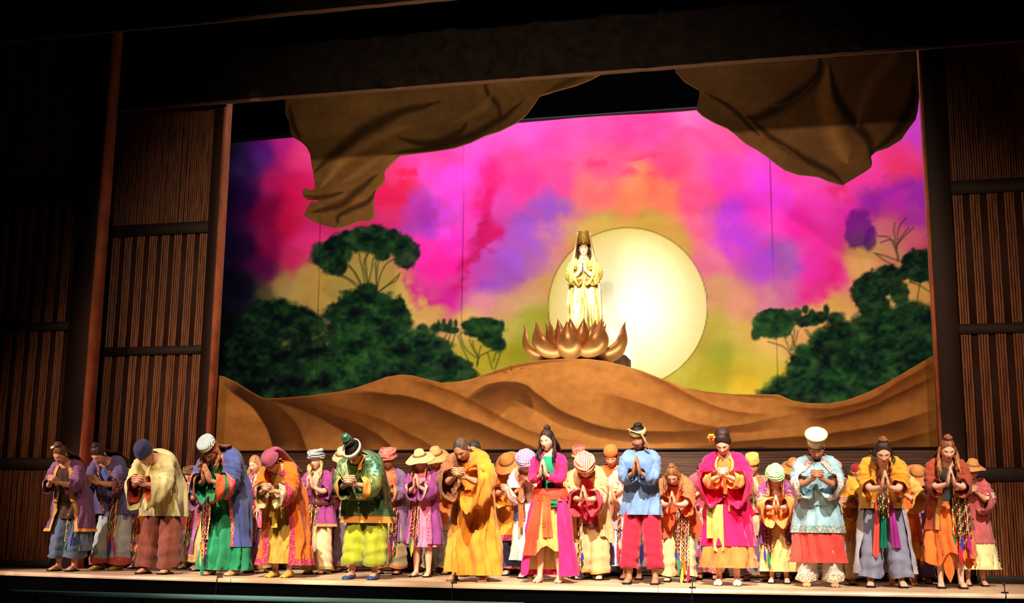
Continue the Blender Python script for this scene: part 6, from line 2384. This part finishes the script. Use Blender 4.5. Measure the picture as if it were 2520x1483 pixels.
p = Person('golden-robed figure with tall crown and veil standing in the bronze lotus', 1435, 880, 600, bow=0, hp=2, hy=4, rot=4, at=(LC[0] + .13, LC[1] + .02, LC[2] + .16), size=1.02, skin=(238, 196, 170), hair=(30, 20, 18), eyes=1, hands='pray', hz=-.02, shoe='gold', stance=.07, lips=(170, 60, 60))
GOLD = plain('gold_lame', (214, 160, 80), .38, .35, .5, 30, (1, 1, .12), .6)
p.garment('gown', GOLD, 1.02, .04, .02, .12, .8, fold=.034, nfold=13)
p.sleeves(GOLD, .90, .10, .105, .10, plain('gold_edge', (226, 190, 116), .4, .3), .05, bag=.03)
p.sash(plain('dark_gold_girdle', (116, 74, 36), .45, .4, .4, 40), .26, .09, .03)
p.hair('long', front=.06)
p.longhair('front', 8, .16, r=.016, wave=.006)
VEIL = plain('gold_veil', (236, 206, 140), .5, .2, .1, 20)
cr = p.cap(plain('gold_crown', (206, 156, 74), .35, .6, .35, 60, (1, 1, 1), .6), [(.001, .275), (.045, .278), (.092, .27), (.094, .255), (.086, .14), (.090, .07), (.085, .06)], 'crown', band=plain('jewel_band', (150, 96, 44), .3, .6, .5, 80), bandr=[(.092, .105), (.097, .10), (.096, .065), (.09, .06)])
for q in (-1, 1):
    top = p.hc + np.array((q * .095, -.01, .27))
    pts = [top, top + np.array((q * .03, .0, -.2)), top + np.array((q * .085, -.02, -.48)), top + np.array((q * .15, .02, -.75)), top + np.array((q * .17, .03, -1.1)), top + np.array((q * .20, .03, -1.62))]
    P = smoothpath(pts, 24)
    if q < 0:
        P = P[:13]
    n_ = len(P)
    V, F = tube(P, np.linspace(.016, .03, n_), np.linspace(.05, .09, n_), 12, ref=(0, 1, 0))
    p.part('veil', V, clean(F), VEIL, cr)
# veil sheet behind the head and back
rows = []
for i in range(16):
    f = i / 15
    z = p.hc[2] + .275 - 1.15 * f
    hw = .09 + .22 * f ** .8
    u = np.linspace(-1, 1, 17)
    rows.append(np.stack([u * hw, p.hc[1] + .10 + .10 * f - .07 * u * u + .012 * np.sin(u * 9 + f), np.full(17, z)], 1))
p.part('veil', np.array(rows).reshape(-1, 3), quads(16, 17), VEIL, cr)

# footlight microphones on the stage lip
for i, (px, py) in enumerate(((565, 1419), (1124, 1434), (1706, 1446), (2452, 1453))):
    b0 = on_floor(px, py)
    b0[1] = edge_y(b0[0]) + .05
    b0[2] = 0
    root = bpy.data.objects.new('floor_microphone', None)
    COL.objects.link(root)
    root.location = b0
    tag(root, ['small black microphone on the stage lip by the green robe', 'small black microphone on the stage lip by the yellow monk robe',
               'small black microphone on the stage lip by the magenta robe', 'small black microphone on the stage lip at the far right'][i], 'microphone')
    V, F = lathe([(.001, .016), (.03, .015), (.034, .008), (.034, .0), (.001, .0)], 14)
    mk('base', V, F, M_SANDAL, root)
    V, F = tube(smoothpath([(0, 0, .01), (0, .0, .05), (0, .02, .08)], 8), .005, None, 6)
    mk('neck', V, clean(F), M_SANDAL, root)
    V, F = tube([(0, .01, .07), (0, .025, .085), (0, .05, .105)], [.008, .013, .010], None, 10)
    mk('capsule', V, clean(F), plain('mic_grille', (60, 56, 50), .4, .6), root)
    V, F = tube(smoothpath([(0, -.02, .008), (0, -.06, .012), (0, -.075, -.03), (.0, -.075, -.35)], 14), .004, None, 5)
    mk('cable', V, clean(F), M_SANDAL, root)

# low painted rail of the orchestra pit
a_, b_ = on_y(28, 1453, -.75), on_y(1290, 1486, -.75)
xs = np.linspace(a_[0], b_[0], 40)
P = np.stack([xs, np.full(40, -.75), np.full(40, a_[2] - .02)], 1)
V, F = tube(P, .028, .03, 8, ref=(0, 0, 1))
rail = mk('pit_rail', V, clean(F), plain('teal_painted_rail', (120, 170, 165), .5))
tag(rail, 'long teal rail of the orchestra pit below the stage front', 'rail')
for x in np.linspace(a_[0] + .3, b_[0] - .3, 5):
    mkbox('rail_post', (x - .02, x + .02, -.77, -.73, -1.6, a_[2] - .03), M_BLACK, rail)
spot('pit_work_light', (-6.0, -2.2, 1.2), (-6.0, -.75, -.1), 1.8, (.85, 1.0, .98), 130, 1.0, .2)  # added fill for the rail, no lamp known in the pit
